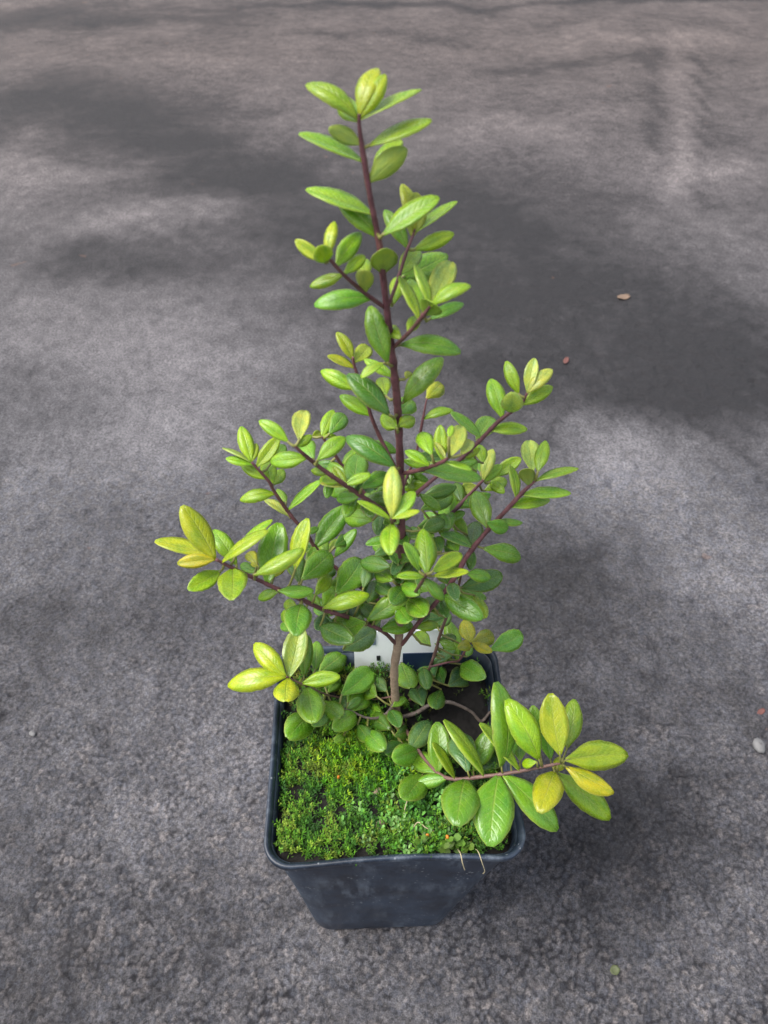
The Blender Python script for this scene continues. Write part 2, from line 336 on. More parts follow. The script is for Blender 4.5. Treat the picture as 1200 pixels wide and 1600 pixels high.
  (17,(-283,-4,129),(-296,-2,75),(-220,-120,172),(-54,30,79),71,'G',0,0),
  (17,(-283,-4,129),(-282,62,30),(-241,148,-12),(39,25,89),46,'G',0,0),
  (16,(65,-300,1249),(65,-300,1249),(58,-172,1281),(-7,-24,97),58,'L',0,0),
  (16,(65,-300,1249),(78,-306,1266),(159,-239,1256),(40,-35,85),41,'L',0,0),
  (16,(65,-300,1249),(81,-291,1229),(174,-285,1241),(-14,16,98),37,'Y',1,0),
  (16,(63,-281,1216),(63,-281,1216),(-12,-283,1219),(4,11,99),32,'L',1,0),
  (16,(62,-268,1194),(62,-268,1194),(112,-303,1145),(16,-72,68),30,'G',0,0),
  (16,(64,-287,1226),(47,-279,1233),(7,-232,1292),(42,-55,72),33,'G',0,0),
  (16,(42,-100,898),(20,-32,838),(-3,50,813),(-29,21,94),42,'L',0,0),
  (0,(6,0,933),(-29,-52,984),(-120,1,939),(-57,-35,74),51,'D',0,0),
  (0,(6,0,933),(-7,-67,1011),(-23,-1,986),(-22,30,93),34,'D',0,0),
  (0,(5,0,1000),(-41,12,971),(-82,73,941),(-53,5,84),32,'G',0,0),
  (0,(4,0,1033),(27,-5,1043),(12,83,1023),(-24,17,96),40,'D',0,0),
  (0,(3,0,1100),(70,-10,1107),(138,62,1071),(62,-19,76),45,'D',0,0),
  (0,(5,0,1000),(133,3,990),(122,93,955),(-34,31,89),46,'D',0,0),
  (0,(5,0,1000),(186,5,989),(170,93,951),(-45,28,85),46,'G',0,0),
  (0,(7,0,732),(-100,-69,818),(-90,50,774),(5,34,94),54,'D',0,0),
  (0,(7,0,764),(-17,-64,851),(-71,19,803),(-62,5,78),47,'D',0,0),
  (0,(7,0,764),(19,-58,853),(58,23,808),(55,18,81),42,'D',0,0),
  (0,(7,0,764),(54,-70,859),(81,8,827),(27,28,92),41,'D',0,0),
  (0,(6,0,864),(6,-54,932),(-40,33,872),(-73,8,68),52,'G',0,0),
  (0,(7,0,797),(18,-65,890),(-24,-170,951),(49,29,82),59,'D',0,0),
  (0,(7,0,702),(-4,-59,786),(29,-161,846),(-45,34,83),57,'G',0,0),
  (0,(6,0,933),(4,-57,1008),(48,37,969),(52,10,84),45,'G',0,0),
  (0,(4,0,1033),(25,-56,1084),(-6,34,1051),(-48,15,86),44,'D',0,0),
  (9,(245,31,994),(271,32,974),(396,53,903),(48,-55,69),56,'G',0,0),
  (9,(199,7,900),(224,12,870),(307,39,817),(58,-45,68),42,'G',0,0),
  (9,(175,-5,847),(220,64,727),(366,152,688),(42,-34,84),70,'D',0,0),
  (9,(146,-16,793),(146,-16,793),(263,-110,795),(-31,-37,87),67,'G',0,0),
  (9,(175,-5,847),(267,58,693),(294,-47,708),(-29,5,95),51,'L',0,0),
  (9,(117,-24,739),(170,43,585),(152,148,532),(-35,37,86),65,'D',0,0),
  (9,(59,-27,619),(59,-27,619),(138,2,597),(39,-42,82),38,'L',0,0),
  (9,(47,-21,579),(127,57,379),(76,145,336),(-48,14,87),48,'L',0,0),
  (9,(94,-29,699),(24,-77,849),(73,-198,929),(-52,32,79),65,'G',0,0),
  (10,(159,160,177),(257,169,106),(221,334,166),(-7,-35,93),76,'G',0,0),
  (10,(165,163,212),(292,164,141),(315,243,117),(6,28,96),37,'G',0,0),
  (10,(156,158,157),(274,169,78),(353,29,193),(-70,16,69),91,'G',0,0),
  (10,(128,136,44),(220,94,30),(319,240,-90),(60,22,77),98,'B',0,0),
  (10,(128,136,44),(197,103,30),(168,227,-26),(-24,35,90),68,'D',0,0),
  (10,(134,141,61),(160,130,42),(109,324,-75),(-29,44,85),103,'B',0,0),
  (10,(139,145,79),(113,144,90),(126,20,125),(-16,25,95),64,'D',0,0),
  (10,(74,78,-18),(110,1,30),(80,150,-61),(-32,45,83),85,'B',0,0),
  (10,(122,130,30),(188,77,30),(148,-61,118),(24,47,85),75,'D',0,0),
  (10,(174,161,308),(385,167,189),(543,297,119),(52,-18,83),89,'G',0,0),
  (19,(295,119,310),(295,119,310),(280,247,280),(-18,21,96),61,'O',0,0),
  (19,(295,119,310),(295,119,310),(397,214,218),(72,-12,68),64,'O',0,0),
  (19,(290,118,301),(290,118,301),(235,57,367),(78,-1,63),43,'O',0,0),
  (19,(295,119,310),(295,119,310),(367,74,316),(-30,-36,88),39,'O',0,0),
  (14,(-112,-50,675),(-106,-104,766),(35,-30,817),(1,-59,81),64,'G',0,0),
  (14,(-64,-35,616),(-64,-35,616),(45,16,572),(47,-29,83),54,'G',0,0),
  (14,(-112,-50,675),(-112,-120,777),(-199,-69,664),(-80,-40,44),66,'G',0,0),
  (14,(-250,-90,809),(-242,-138,882),(-104,-109,910),(-15,-18,97),59,'L',0,0),
  (14,(-225,-86,790),(-204,-81,882),(-133,87,842),(43,4,90),88,'G',0,0),
  (14,(-156,-66,724),(-117,-63,887),(-100,9,902),(5,-21,98),35,'B',0,0),
  (14,(-156,-66,724),(-156,-66,724),(-167,37,678),(7,41,91),55,'D',0,0),
  (14,(-207,-82,775),(-218,-79,721),(-286,-44,682),(-59,-32,74),37,'B',0,0),
  (14,(-243,-89,803),(-265,-96,725),(-157,-192,780),(-51,-8,86),67,'D',0,0),
  (14,(-156,-66,724),(-201,1,439),(-91,130,370),(60,-8,80),81,'B',0,0),
  (20,(-17,-20,64),(24,190,61),(59,10,153),(-12,44,89),101,'G',0,0),
  (20,(-232,-42,87),(-220,2,115),(-99,179,28),(49,9,87),105,'G',0,0),
  (20,(-17,-20,64),(-38,50,62),(-107,160,-19),(-59,20,78),67,'B',0,0),
  (20,(-182,-50,78),(-182,-50,78),(-117,73,9),(50,21,84),73,'G',0,0),
  (20,(-255,-39,90),(-313,109,119),(-214,262,33),(50,15,85),97,'G',0,0),
  (20,(-50,-48,40),(-25,-122,67),(-126,7,-54),(-72,8,69),88,'D',0,0),
  (20,(-27,-30,54),(-27,-30,54),(11,-136,104),(-24,34,91),62,'D',0,0),
  (20,(-114,-71,60),(-117,-141,83),(-48,-275,191),(-55,34,77),83,'G',0,0),
  (20,(-163,-57,73),(-163,-57,73),(-244,-181,169),(59,22,78),84,'G',0,0),
  (20,(-172,-53,76),(-206,-176,113),(-238,-225,161),(70,21,69),36,'G',0,0),
  (20,(-50,-48,40),(47,-218,71),(135,-60,25),(21,17,96),90,'B',0,0),
  (20,(-50,-48,40),(20,-184,72),(-48,-271,159),(67,19,72),64,'D',0,0),
  (20,(-44,-44,42),(84,-202,50),(-20,-308,187),(76,8,64),87,'G',0,0),
  (20,(-50,-48,40),(99,-298,50),(14,-450,169),(38,43,82),103,'G',0,0),
  (20,(-200,-46,82),(-195,-15,80),(-143,150,-13),(34,38,86),85,'G',0,0),
  (18,(151,-317,94),(151,-317,94),(59,-213,9),(-54,19,82),72,'G',0,0),
  (18,(151,-317,94),(151,-317,94),(154,-160,165),(-3,-41,91),79,'G',0,0),
  (18,(214,-354,122),(214,-354,122),(133,-263,216),(77,2,64),65,'L',1,0),
  (18,(185,-344,110),(185,-344,110),(72,-351,76),(-26,-34,91),48,'G',0,0),
  (18,(249,-358,135),(249,-358,135),(198,-558,238),(6,45,89),121,'G',0,0),
  (18,(366,-361,176),(366,-361,176),(315,-598,177),(0,1,100),132,'G',0,0),
  (18,(381,-361,181),(381,-361,181),(564,-498,55),(43,-23,87),103,'G',0,0),
  (18,(318,-360,160),(318,-360,160),(180,-199,262),(70,16,69),98,'L',1,0),
  (18,(266,-359,142),(254,-350,179),(235,-177,122),(-10,30,95),94,'B',0,0),
  (18,(284,-359,148),(292,-284,39),(363,-162,121),(-26,-43,86),72,'G',0,0),
  (18,(302,-359,154),(319,-279,39),(415,-134,-88),(43,42,80),99,'B',0,0),
  (18,(442,-359,200),(442,-359,200),(303,-237,307),(69,17,70),91,'L',1,0),
  (18,(381,-361,181),(372,-353,222),(353,-159,432),(56,-58,59),112,'G',0,0),
  (18,(412,-361,191),(423,-287,143),(431,-141,174),(6,-22,97),70,'G',0,0),
  (18,(520,-353,221),(498,-355,282),(388,-215,433),(25,-61,75),97,'L',0,0),
  (18,(442,-359,200),(462,-279,116),(469,-182,84),(-2,31,95),53,'G',0,0),
  (18,(520,-353,221),(511,-276,268),(492,-185,340),(0,-62,78),52,'G',0,0),
  (18,(556,-349,230),(574,-282,132),(549,-183,215),(9,-63,77),54,'G',0,0),
  (18,(586,-347,235),(567,-354,316),(538,-198,445),(-16,-65,74),95,'Y',0,0),
  (18,(586,-347,235),(617,-287,235),(659,-131,293),(-1,-34,94),77,'L',0,0),
  (18,(586,-347,235),(597,-348,267),(848,-276,158),(45,-33,83),100,'Y',0,0),
  (18,(586,-347,235),(605,-352,221),(764,-423,175),(23,-10,97),77,'O',0,0),
  (18,(570,-348,233),(616,-289,30),(819,-392,-128),(19,-70,69),96,'L',0,0),
  (18,(556,-349,230),(564,-361,202),(478,-535,276),(12,34,93),97,'O',0,0),
  (18,(570,-348,233),(579,-356,192),(605,-281,148),(20,44,87),42,'Y',0,0),
  (18,(505,-355,217),(491,-358,270),(451,-339,211),(-84,-22,50),33,'L',0,0),
  (0,(4,0,1033),(4,0,1033),(-35,75,1015),(-40,2,92),40,'D',0,0),
  (0,(6,0,899),(0,-54,959),(31,36,916),(33,31,89),46,'D',0,0),
  (0,(7,0,830),(-23,-67,930),(-76,13,878),(-72,-3,69),49,'G',0,0),
  (0,(6,0,899),(31,1,884),(71,88,835),(50,23,83),45,'D',0,0),
  (0,(5,0,1000),(51,-3,1006),(103,79,958),(63,7,78),46,'G',0,0),
  (0,(7,0,830),(6,-61,904),(55,-140,959),(-65,11,75),47,'G',0,0),
  (0,(5,0,967),(-17,5,971),(-52,85,950),(-35,8,93),41,'D',0,0),
  (9,(168,-8,834),(168,-8,834),(148,86,789),(-34,35,87),48,'D',0,0),
  (9,(187,0,871),(199,74,775),(168,165,744),(-37,18,91),47,'G',0,0),
  (9,(117,-24,739),(136,-14,694),(104,80,644),(-58,22,78),50,'D',0,0),
  (14,(-180,-74,748),(-150,7,798),(-193,109,751),(-45,22,87),49,'D',0,0),
  (14,(-190,-77,758),(-190,-77,758),(-235,12,712),(-50,19,85),48,'G',0,0),
  (14,(-94,-45,655),(-83,-53,695),(-130,45,646),(-43,23,87),53,'D',0,0),
  (12,(-104,117,1127),(-121,114,1116),(-92,208,1096),(36,9,93),41,'D',0,0),
  (12,(-81,100,1102),(-81,100,1102),(-50,173,1072),(50,14,85),36,'D',0,0),
  (12,(-152,141,1184),(-198,211,1079),(-234,289,1063),(-37,2,93),37,'D',0,0),
  (20,(-255,-39,90),(-276,-59,102),(-319,-178,189),(44,43,79),75,'D',0,0),
  (20,(-57,-52,40),(-57,-52,40),(-143,63,-76),(-67,22,71),76,'G',0,0),
  (20,(-50,-48,40),(-7,-154,71),(52,-88,-16),(83,1,56),64,'D',0,0),
  (20,(-255,-39,90),(-305,-27,119),(-348,-118,207),(68,32,66),75,'G',0,0),
  (20,(-17,-20,64),(-81,10,91),(-152,114,-9),(-73,15,67),81,'G',0,0),
  (20,(-143,-65,68),(-155,-107,76),(-97,-212,145),(-49,27,83),65,'D',0,0),
  (8,(193,188,997),(193,188,997),(258,277,952),(56,1,83),49,'G',0,0),
  (8,(235,214,1036),(235,214,1036),(258,122,1069),(-43,21,88),46,'D',0,0),
  (8,(144,152,965),(120,151,999),(157,64,1042),(-63,11,76),45,'D',0,0),
  (8,(278,230,1090),(312,290,1022),(351,228,1034),(-52,-15,84),35,'L',0,0),
  (8,(173,175,982),(173,175,982),(145,245,942),(-69,12,71),46,'G',0,0),
  (13,(-226,78,836),(-279,67,763),(-235,167,722),(50,13,86),53,'G',0,0),
  (13,(-174,61,787),(-169,50,833),(-116,102,740),(86,-44,25),52,'D',0,0),
  (13,(-226,78,836),(-226,78,836),(-281,160,809),(-36,6,93),46,'G',0,0),
  (13,(-255,87,866),(-215,84,924),(-171,156,880),(66,6,75),42,'D',0,0),
  (10,(165,163,212),(194,243,76),(268,346,6),(53,18,83),58,'G',0,0),
  (10,(177,160,335),(169,228,256),(230,334,211),(38,17,91),59,'D',0,0),
  (10,(211,145,558),(215,217,464),(275,313,410),(50,16,85),56,'G',0,0),
  (13,(-32,13,683),(-32,13,683),(-133,40,699),(11,-20,97),42,'B',0,1),
  (13,(-50,19,694),(-50,19,694),(-121,32,645),(-54,-57,62),39,'D',0,1),
  (13,(-86,32,718),(-84,95,628),(-49,17,664),(-37,25,89),40,'D',0,1),
  (13,(-104,38,731),(-113,96,652),(-206,75,632),(-6,-51,86),40,'G',0,1),
  (13,(-122,44,744),(-122,44,744),(-58,90,723),(48,-29,83),33,'D',0,1),
  (13,(-139,50,757),(-138,113,687),(-94,200,661),(49,1,87),47,'D',0,1),
  (13,(-174,61,787),(-184,121,706),(-231,51,746),(59,6,80),41,'G',0,1),
  (13,(-192,67,803),(-193,144,701),(-138,92,706),(-36,-31,88),32,'D',0,1),
  (13,(-209,72,819),(-213,140,728),(-179,97,670),(14,-75,64),28,'G',0,1),
  (13,(-241,82,851),(-256,164,760),(-344,189,802),(43,-3,90),40,'D',0,1),
  (13,(-241,82,851),(-254,142,777),(-319,181,704),(-74,-57,36),40,'G',0,1),
  (13,(-255,87,866),(-269,164,781),(-338,228,763),(-46,-26,85),38,'B',0,1),
  (13,(-275,93,893),(-288,169,796),(-308,88,811),(28,12,95),40,'D',0,1),
  (13,(-287,96,915),(-290,155,855),(-227,195,879),(5,-58,82),36,'D',0,1),
  (13,(-287,96,915),(-287,96,915),(-291,15,902),(-4,-17,99),38,'G',0,1),
  (10,(115,123,18),(120,121,30),(97,49,-28),(-8,-61,79),35,'D',0,1),
  (10,(144,149,98),(144,149,98),(246,199,142),(-28,-27,92),52,'B',0,1),
  (10,(159,160,177),(174,220,80),(237,165,115),(-58,-15,80),42,'D',0,1),
  (10,(166,163,229),(171,223,136),(167,335,127),(6,9,99),52,'G',0,1),
  (10,(168,163,247),(168,163,247),(249,219,204),(53,-12,84),44,'D',0,1),
  (10,(170,163,265),(170,163,265),(237,119,267),(-27,-37,89),39,'G',0,1),
  (10,(181,158,365),(184,239,253),(98,253,244),(-16,-47,87),36,'D',0,1),
  (10,(193,154,439),(193,154,439),(75,146,436),(-2,1,100),49,'D',0,1),
  (10,(205,148,519),(208,222,422),(131,247,386),(-49,-44,75),41,'G',0,1),
  (10,(211,145,558),(222,207,466),(229,103,508),(-12,37,92),50,'D',0,1),
  (10,(219,140,625),(237,209,532),(341,183,509),(0,-64,77),46,'D',0,1),
  (10,(223,135,676),(230,201,604),(188,292,602),(-30,-12,95),47,'B',0,1),
  (10,(225,127,736),(232,201,640),(204,280,631),(-29,0,96),37,'B',0,1),
  (12,(-29,40,1056),(-28,108,972),(-38,18,969),(1,-3,100),41,'L',0,1),
  (12,(-49,66,1073),(-43,128,1009),(40,147,1015),(1,-35,94),33,'G',0,1),
  (12,(-60,79,1082),(-60,79,1082),(-70,-4,1085),(8,3,100),38,'B',0,1),
  (12,(-81,100,1102),(-77,161,1044),(-26,239,1003),(70,-9,70),43,'L',0,1),
  (12,(-92,109,1114),(-98,175,1041),(-154,104,1051),(39,-18,90),42,'G',0,1),
  (12,(-104,117,1127),(-104,198,1054),(-76,258,1097),(-20,-51,83),31,'G',0,1),
  (12,(-116,124,1141),(-113,193,1078),(-35,222,1104),(-15,-40,90),36,'D',0,1),
  (12,(-129,131,1156),(-129,131,1156),(-107,216,1140),(23,12,97),39,'G',0,1),
  (12,(-152,141,1184),(-163,222,1108),(-252,258,1084),(-40,-49,78),41,'L',0,1),
  (12,(-162,146,1197),(-162,146,1197),(-146,80,1172),(9,-33,94),31,'L',0,1),
  (12,(-177,153,1218),(-184,218,1150),(-206,123,1170),(40,11,91),41,'B',0,1),
  (12,(-182,155,1227),(-182,155,1227),(-260,164,1218),(-17,-73,67),28,'D',0,1),
  (5,(13,36,1270),(22,117,1193),(82,138,1178),(38,-51,77),27,'G',0,1),
  (5,(20,54,1276),(21,134,1208),(-31,82,1219),(44,-26,86),34,'G',0,1),
  (5,(26,70,1283),(34,145,1208),(89,115,1188),(-11,-69,72),24,'G',0,1),
  (5,(29,77,1286),(34,147,1223),(16,88,1193),(-9,-43,90),30,'G',0,1),
  (5,(45,115,1308),(55,186,1243),(136,206,1213),(39,-71,59),39,'B',0,1),
  (5,(45,115,1308),(53,195,1240),(67,114,1237),(-16,-6,99),35,'G',0,1),
  (0,(7,0,642),(7,0,642),(35,45,694),(-10,-72,68),27,'B',0,1),
  (0,(7,0,672),(7,0,672),(67,71,702),(9,-45,89),46,'D',0,1),
  (0,(7,0,764),(6,72,660),(-32,-10,676),(30,4,95),39,'G',0,1),
  (0,(7,0,830),(12,73,729),(43,-18,754),(-29,16,94),42,'G',0,1),
  (0,(6,0,864),(6,0,864),(90,-46,858),(-14,-38,91),42,'G',0,1),
  (0,(5,0,967),(7,61,885),(1,-31,879),(1,-7,100),41,'D',0,1),
  (0,(5,0,1000),(2,77,907),(-58,36,923),(43,-29,85),31,'D',0,1),
  (0,(4,0,1067),(4,0,1067),(99,-2,1076),(-10,4,99),37,'G',0,1),
  (0,(3,0,1100),(-1,82,1012),(-77,91,1010),(-9,-55,83),31,'D',0,1),
  (0,(1,0,1166),(-2,60,1098),(-48,10,1115),(49,-16,86),29,'G',0,1),
  (0,(0,0,1229),(0,0,1229),(-94,8,1226),(-6,-30,95),37,'D',0,1),
  (0,(-3,0,1313),(-5,71,1240),(-72,39,1207),(-10,-60,79),32,'G',0,1),
  (0,(-4,0,1339),(-4,0,1339),(-57,-45,1339),(36,-43,83),32,'G',0,1),
  (0,(-5,0,1389),(2,68,1325),(81,58,1320),(-5,-74,68),29,'L',0,1),
  (0,(-6,0,1412),(-9,75,1348),(-77,89,1375),(21,-55,81),31,'G',0,1),
  (14,(-50,-30,593),(-46,31,515),(6,87,519),(24,-30,92),33,'G',0,1),
  (14,(-71,-38,627),(-68,38,523),(-103,130,494),(-23,21,95),44,'D',0,1),
  (14,(-86,-42,645),(-86,-42,645),(-66,28,674),(3,-39,92),35,'G',0,1),
  (14,(-94,-45,655),(-94,-45,655),(-94,33,651),(-7,5,100),33,'D',0,1),
  (14,(-122,-53,686),(-120,27,576),(-171,99,539),(-53,6,85),40,'D',0,1),
  (14,(-144,-61,711),(-144,-61,711),(-225,-66,706),(-2,-59,81),34,'G',0,1),
  (14,(-168,-70,736),(-170,8,639),(-121,75,656),(17,-35,92),37,'G',0,1),
  (14,(-190,-77,758),(-200,-3,648),(-234,-85,662),(38,1,92),43,'D',0,1),
  (14,(-207,-82,775),(-213,-4,668),(-295,43,632),(-53,-32,79),39,'G',0,1),
  (14,(-225,-86,790),(-234,-7,687),(-309,45,688),(-23,-36,90),38,'G',0,1),
  (14,(-220,-85,786),(-220,-85,786),(-164,-32,775),(39,-22,89),35,'B',0,1),
  (14,(-236,-88,798),(-247,-28,707),(-272,-113,733),(24,22,95),45,'B',0,1),
  (9,(53,-24,599),(50,36,517),(-26,62,510),(-22,-39,89),36,'D',0,1),
  (9,(72,-30,655),(74,46,558),(31,110,550),(-36,-13,93),34,'B',0,1),
  (9,(94,-29,699),(94,-29,699),(55,52,695),(-25,-8,96),38,'D',0,1),
  (9,(101,-27,712),(113,53,610),(74,-13,636),(48,6,88),37,'D',0,1),
  (9,(124,-22,752),(134,54,663),(164,127,666),(12,-9,99),37,'D',0,1),
  (9,(139,-18,779),(149,47,684),(167,-29,687),(-21,0,98),35,'D',0,1),
  (9,(161,-11,821),(175,69,709),(195,-10,741),(-32,27,91),38,'B',0,1),
  (9,(175,-5,847),(175,-5,847),(183,-94,868),(-15,22,96),40,'B',0,1),
  (9,(192,2,882),(198,81,782),(208,167,769),(3,14,99),38,'B',0,1),
  (9,(202,10,909),(207,69,846),(158,112,889),(30,-48,83),33,'D',0,1),
  (9,(206,12,917),(211,91,824),(146,142,773),(-73,-38,57),46,'D',0,1),
  (9,(209,15,926),(218,79,858),(133,57,827),(-20,-44,87),37,'G',0,1),
  (9,(238,28,981),(249,91,899),(238,32,872),(-21,-38,90),31,'D',0,1),
  (8,(25,23,962),(25,23,962),(-20,-39,958),(29,-26,92),36,'G',0,1),
  (8,(42,46,954),(52,109,882),(20,39,859),(11,-35,93),35,'D',0,1),
  (8,(68,80,946),(68,80,946),(100,149,939),(25,-2,97),33,'D',0,1),
  (8,(68,80,946),(68,80,946),(44,150,943),(-27,-6,96),34,'G',0,1),
  (8,(68,80,946),(77,149,872),(12,110,841),(-12,-50,86),33,'B',0,1),
  (8,(96,109,947),(96,109,947),(120,61,896),(-3,-73,68),30,'G',0,1),
  (8,(105,119,949),(115,190,861),(142,130,845),(-17,-32,93),31,'G',0,1),
  (8,(125,136,956),(125,136,956),(181,96,955),(-33,-49,81),29,'L',0,1),
  (8,(144,152,965),(146,221,896),(95,270,884),(-50,-33,80),33,'G',0,1),
  (8,(154,160,970),(154,160,970),(220,200,964),(35,-47,81),31,'G',0,1),
  (8,(163,167,975),(163,167,975),(84,99,985),(37,-31,87),45,'G',0,1),
  (8,(183,182,989),(183,182,989),(149,98,988),(6,-3,100),38,'G',0,1),
  (8,(193,188,997),(203,261,912),(197,183,899),(-3,-16,99),34,'G',0,1),
  (8,(202,194,1005),(202,194,1005),(298,211,1038),(-12,-70,70),39,'G',0,1),
  (8,(220,205,1021),(224,274,956),(143,292,985),(21,-47,86),37,'G',0,1),
  (8,(235,214,1036),(241,294,959),(160,315,964),(-12,-60,79),39,'G',0,1),
  (7,(50,20,1241),(59,96,1160),(122,65,1123),(2,-74,67),29,'G',0,1),
  (7,(81,33,1265),(81,99,1200),(16,126,1152),(-62,-58,52),38,'L',0,1),
  (7,(109,45,1286),(110,114,1225),(39,144,1247),(18,-28,94),31,'G',0,1),
  (7,(129,54,1300),(131,127,1232),(71,174,1197),(-68,-43,59),35,'G',0,1),
  (7,(147,62,1308),(147,62,1308),(218,69,1320),(-4,-73,68),28,'G',0,1),
  (7,(156,66,1312),(164,137,1249),(78,128,1236),(-3,-73,69),35,'G',0,1),
  (7,(181,75,1332),(181,75,1332),(232,105,1338),(24,-56,79),25,'L',0,1),
  (7,(197,81,1348),(204,144,1283),(179,105,1244),(-7,-68,73),26,'D',0,1),
  (11,(-43,-33,1204),(-44,38,1138),(-55,111,1162),(-1,-31,95),32,'B',0,1),
  (11,(-52,-40,1221),(-48,40,1132),(-9,-23,1155),(-60,-9,79),34,'G',0,1),
  (11,(-69,-50,1250),(-71,28,1179),(-79,94,1172),(-7,10,99),28,'G',0,1),
  (11,(-84,-57,1273),(-87,13,1207),(-36,51,1151),(80,-41,45),39,'G',0,1),
  (11,(-97,-62,1291),(-105,4,1223),(-87,-78,1241),(-10,19,98),39,'D',0,1),
  (11,(-116,-68,1315),(-116,-68,1315),(-164,-16,1326),(-13,-33,93),32,'B',0,1),
  (11,(-128,-73,1331),(-134,3,1249),(-159,-89,1257),(26,1,97),39,'G',0,1),
  (11,(-143,-81,1354),(-153,-6,1278),(-206,14,1238),(-61,-59,52),28,'G',0,1),
  (11,(-153,-86,1369),(-153,-86,1369),(-190,-38,1396),(-1,-49,87),28,'L',0,1),
  (11,(-159,-88,1377),(-159,-88,1377),(-90,-66,1394),(-9,-44,89),29,'L',0,1),
  (11,(-171,-92,1393),(-179,-14,1323),(-110,-20,1307),(11,-72,68),27,'G',0,1),
  (11,(-191,-95,1417),(-199,-22,1340),(-211,-74,1317),(11,-43,90),26,'G',0,1),
  (20,(-17,-20,64),(-16,-39,94),(41,10,78),(41,-20,89),35,'G',0,1),
  (20,(-200,-46,82),(-200,-46,82),(-141,8,84),(24,-30,92),36,'D',0,1),
  (20,(-216,-43,84),(-216,-43,84),(-196,51,43),(21,36,91),52,'B',0,1),
  (15,(1,-30,995),(1,-30,995),(-23,-98,1005),(28,5,96),31,'B',0,1),
  (15,(-8,-89,1110),(-2,-14,1021),(26,47,1018),(21,-5,98),30,'D',0,1),
  (15,(-13,-120,1167),(-16,-50,1083),(-73,-79,1074),(7,-43,90),29,'D',0,1),
  (15,(-19,-175,1256),(-23,-95,1165),(-98,-110,1156),(-9,-14,99),30,'G',0,1),
  (16,(17,-24,732),(26,41,639),(77,-35,706),(-75,7,66),48,'B',0,1),
  (16,(30,-60,813),(39,-1,730),(96,-48,748),(-49,-27,83),34,'B',0,1),
  (16,(38,-86,869),(43,-16,781),(-7,-99,796),(28,0,96),43,'B',0,1),
  (16,(52,-172,1028),(52,-172,1028),(63,-106,1019),(7,12,99),30,'D',0,1),
]
STAINS_AND_SHADE = [(-32.7,98.6,16.8,11.5,-0.8),(-50.9,108.7,15.1,8.5,-0.5),(-21.3,81.7,10.2,8.0,-0.8),(-37.1,71.3,4.4,3.6,-0.4),(-2.9,71.3,11.6,12.3,-0.75),(11.8,72.9,8.8,10.7,-0.7),(6.5,57.0,10.3,8.2,-0.7),(19.4,57.0,10.3,9.6,-0.75),(26.4,46.6,10.0,9.1,-0.9),(15.0,38.0,8.6,6.6,-0.6),(29.3,37.2,6.4,5.5,-0.8),(-23.8,59.6,7.3,5.6,-0.55),(-32.5,62.3,4.7,3.6,-0.5),(26.5,76.3,6.1,7.3,-0.35),(31.3,126.7,16.7,2.7,-0.35),(-53.3,151.1,30.8,5.2,-0.6),(-4.9,159.5,37.0,2.3,-0.7),(61.9,160.4,24.8,1.9,-0.9),(4.4,137.2,15.5,2.6,-0.3),(10.4,13.9,5.2,5.8,-0.4),(11.1,4.7,3.1,4.3,-0.3),(16.1,0.3,3.9,2.6,-0.35),(-19.7,13.0,5.9,2.9,-0.25),(-2.3,42.6,5.1,6.2,-0.25),(-31.1,44.6,3.5,2.6,-0.3),(11.9,-3.8,6.0,3.1,-0.3),(8.9,-0.0,2.6,1.9,-0.25),(-15.5,-5.6,3.5,1.6,-0.15),(-2.7,23.9,4.1,4.0,-0.3),(-43.7,85.6,8.9,5.8,0.8),(-31.3,71.3,11.6,5.0,0.55),(-31.2,51.0,11.0,7.3,0.6),(-17.6,46.6,10.0,5.5,0.4),(-21.8,30.7,9.9,9.1,0.55),(-14.1,35.5,5.8,6.2,0.35),(22.8,23.9,6.8,7.6,0.75),(19.5,29.3,5.4,3.4,0.5),(23.3,15.4,4.5,4.3,0.45),(-16.2,101.0,13.5,5.6,0.4),(52.2,137.2,1.7,8.5,0.42),(49.3,127.3,1.6,7.7,0.42),(46.7,118.4,1.5,6.9,0.42),(44.3,110.4,1.4,6.3,0.42),(42.2,103.0,1.4,5.7,0.42),(40.2,96.3,1.3,5.2,0.42),(38.4,90.1,1.3,4.8,0.42),(36.8,84.4,1.2,4.4,0.42),(35.2,79.1,1.2,4.1,0.42),(33.8,74.2,1.1,3.8,0.42),(46.0,131.8,1.2,8.8,-0.35),(43.4,121.8,1.1,7.9,-0.35),(41.2,112.9,1.1,7.1,-0.35),(39.1,104.8,1.0,6.4,-0.35),(37.2,97.4,1.0,5.8,-0.35),(35.5,90.7,0.9,5.3,-0.35),(51.3,123.4,1.0,8.0,-0.35),(48.7,114.9,1.0,7.3,-0.35),(46.3,107.1,0.9,6.6,-0.35),(44.1,100.1,0.9,6.0,-0.35),(42.1,93.6,0.9,5.5,-0.35),(40.2,87.6,0.8,5.1,-0.35),(38.5,82.1,0.8,4.7,-0.35),(37.0,77.0,0.8,4.4,-0.35),(35.9,83.6,7.2,5.0,0.5),(19.2,96.3,13.9,6.0,0.3),(42.0,137.2,22.1,5.3,0.35),(-4.1,125.0,20.7,4.7,0.2),(9.4,108.7,9.4,3.3,0.2),(-9.6,6.6,5.7,5.0,0.35),(-15.7,1.2,5.2,3.4,0.25),(17.8,2.9,3.7,2.1,0.25),(-5.0,-4.1,4.2,1.7,0.2),(36.8,60.9,4.0,5.7,0.25)]  # damp and dry blobs; dark ones close to the pot paint its shade

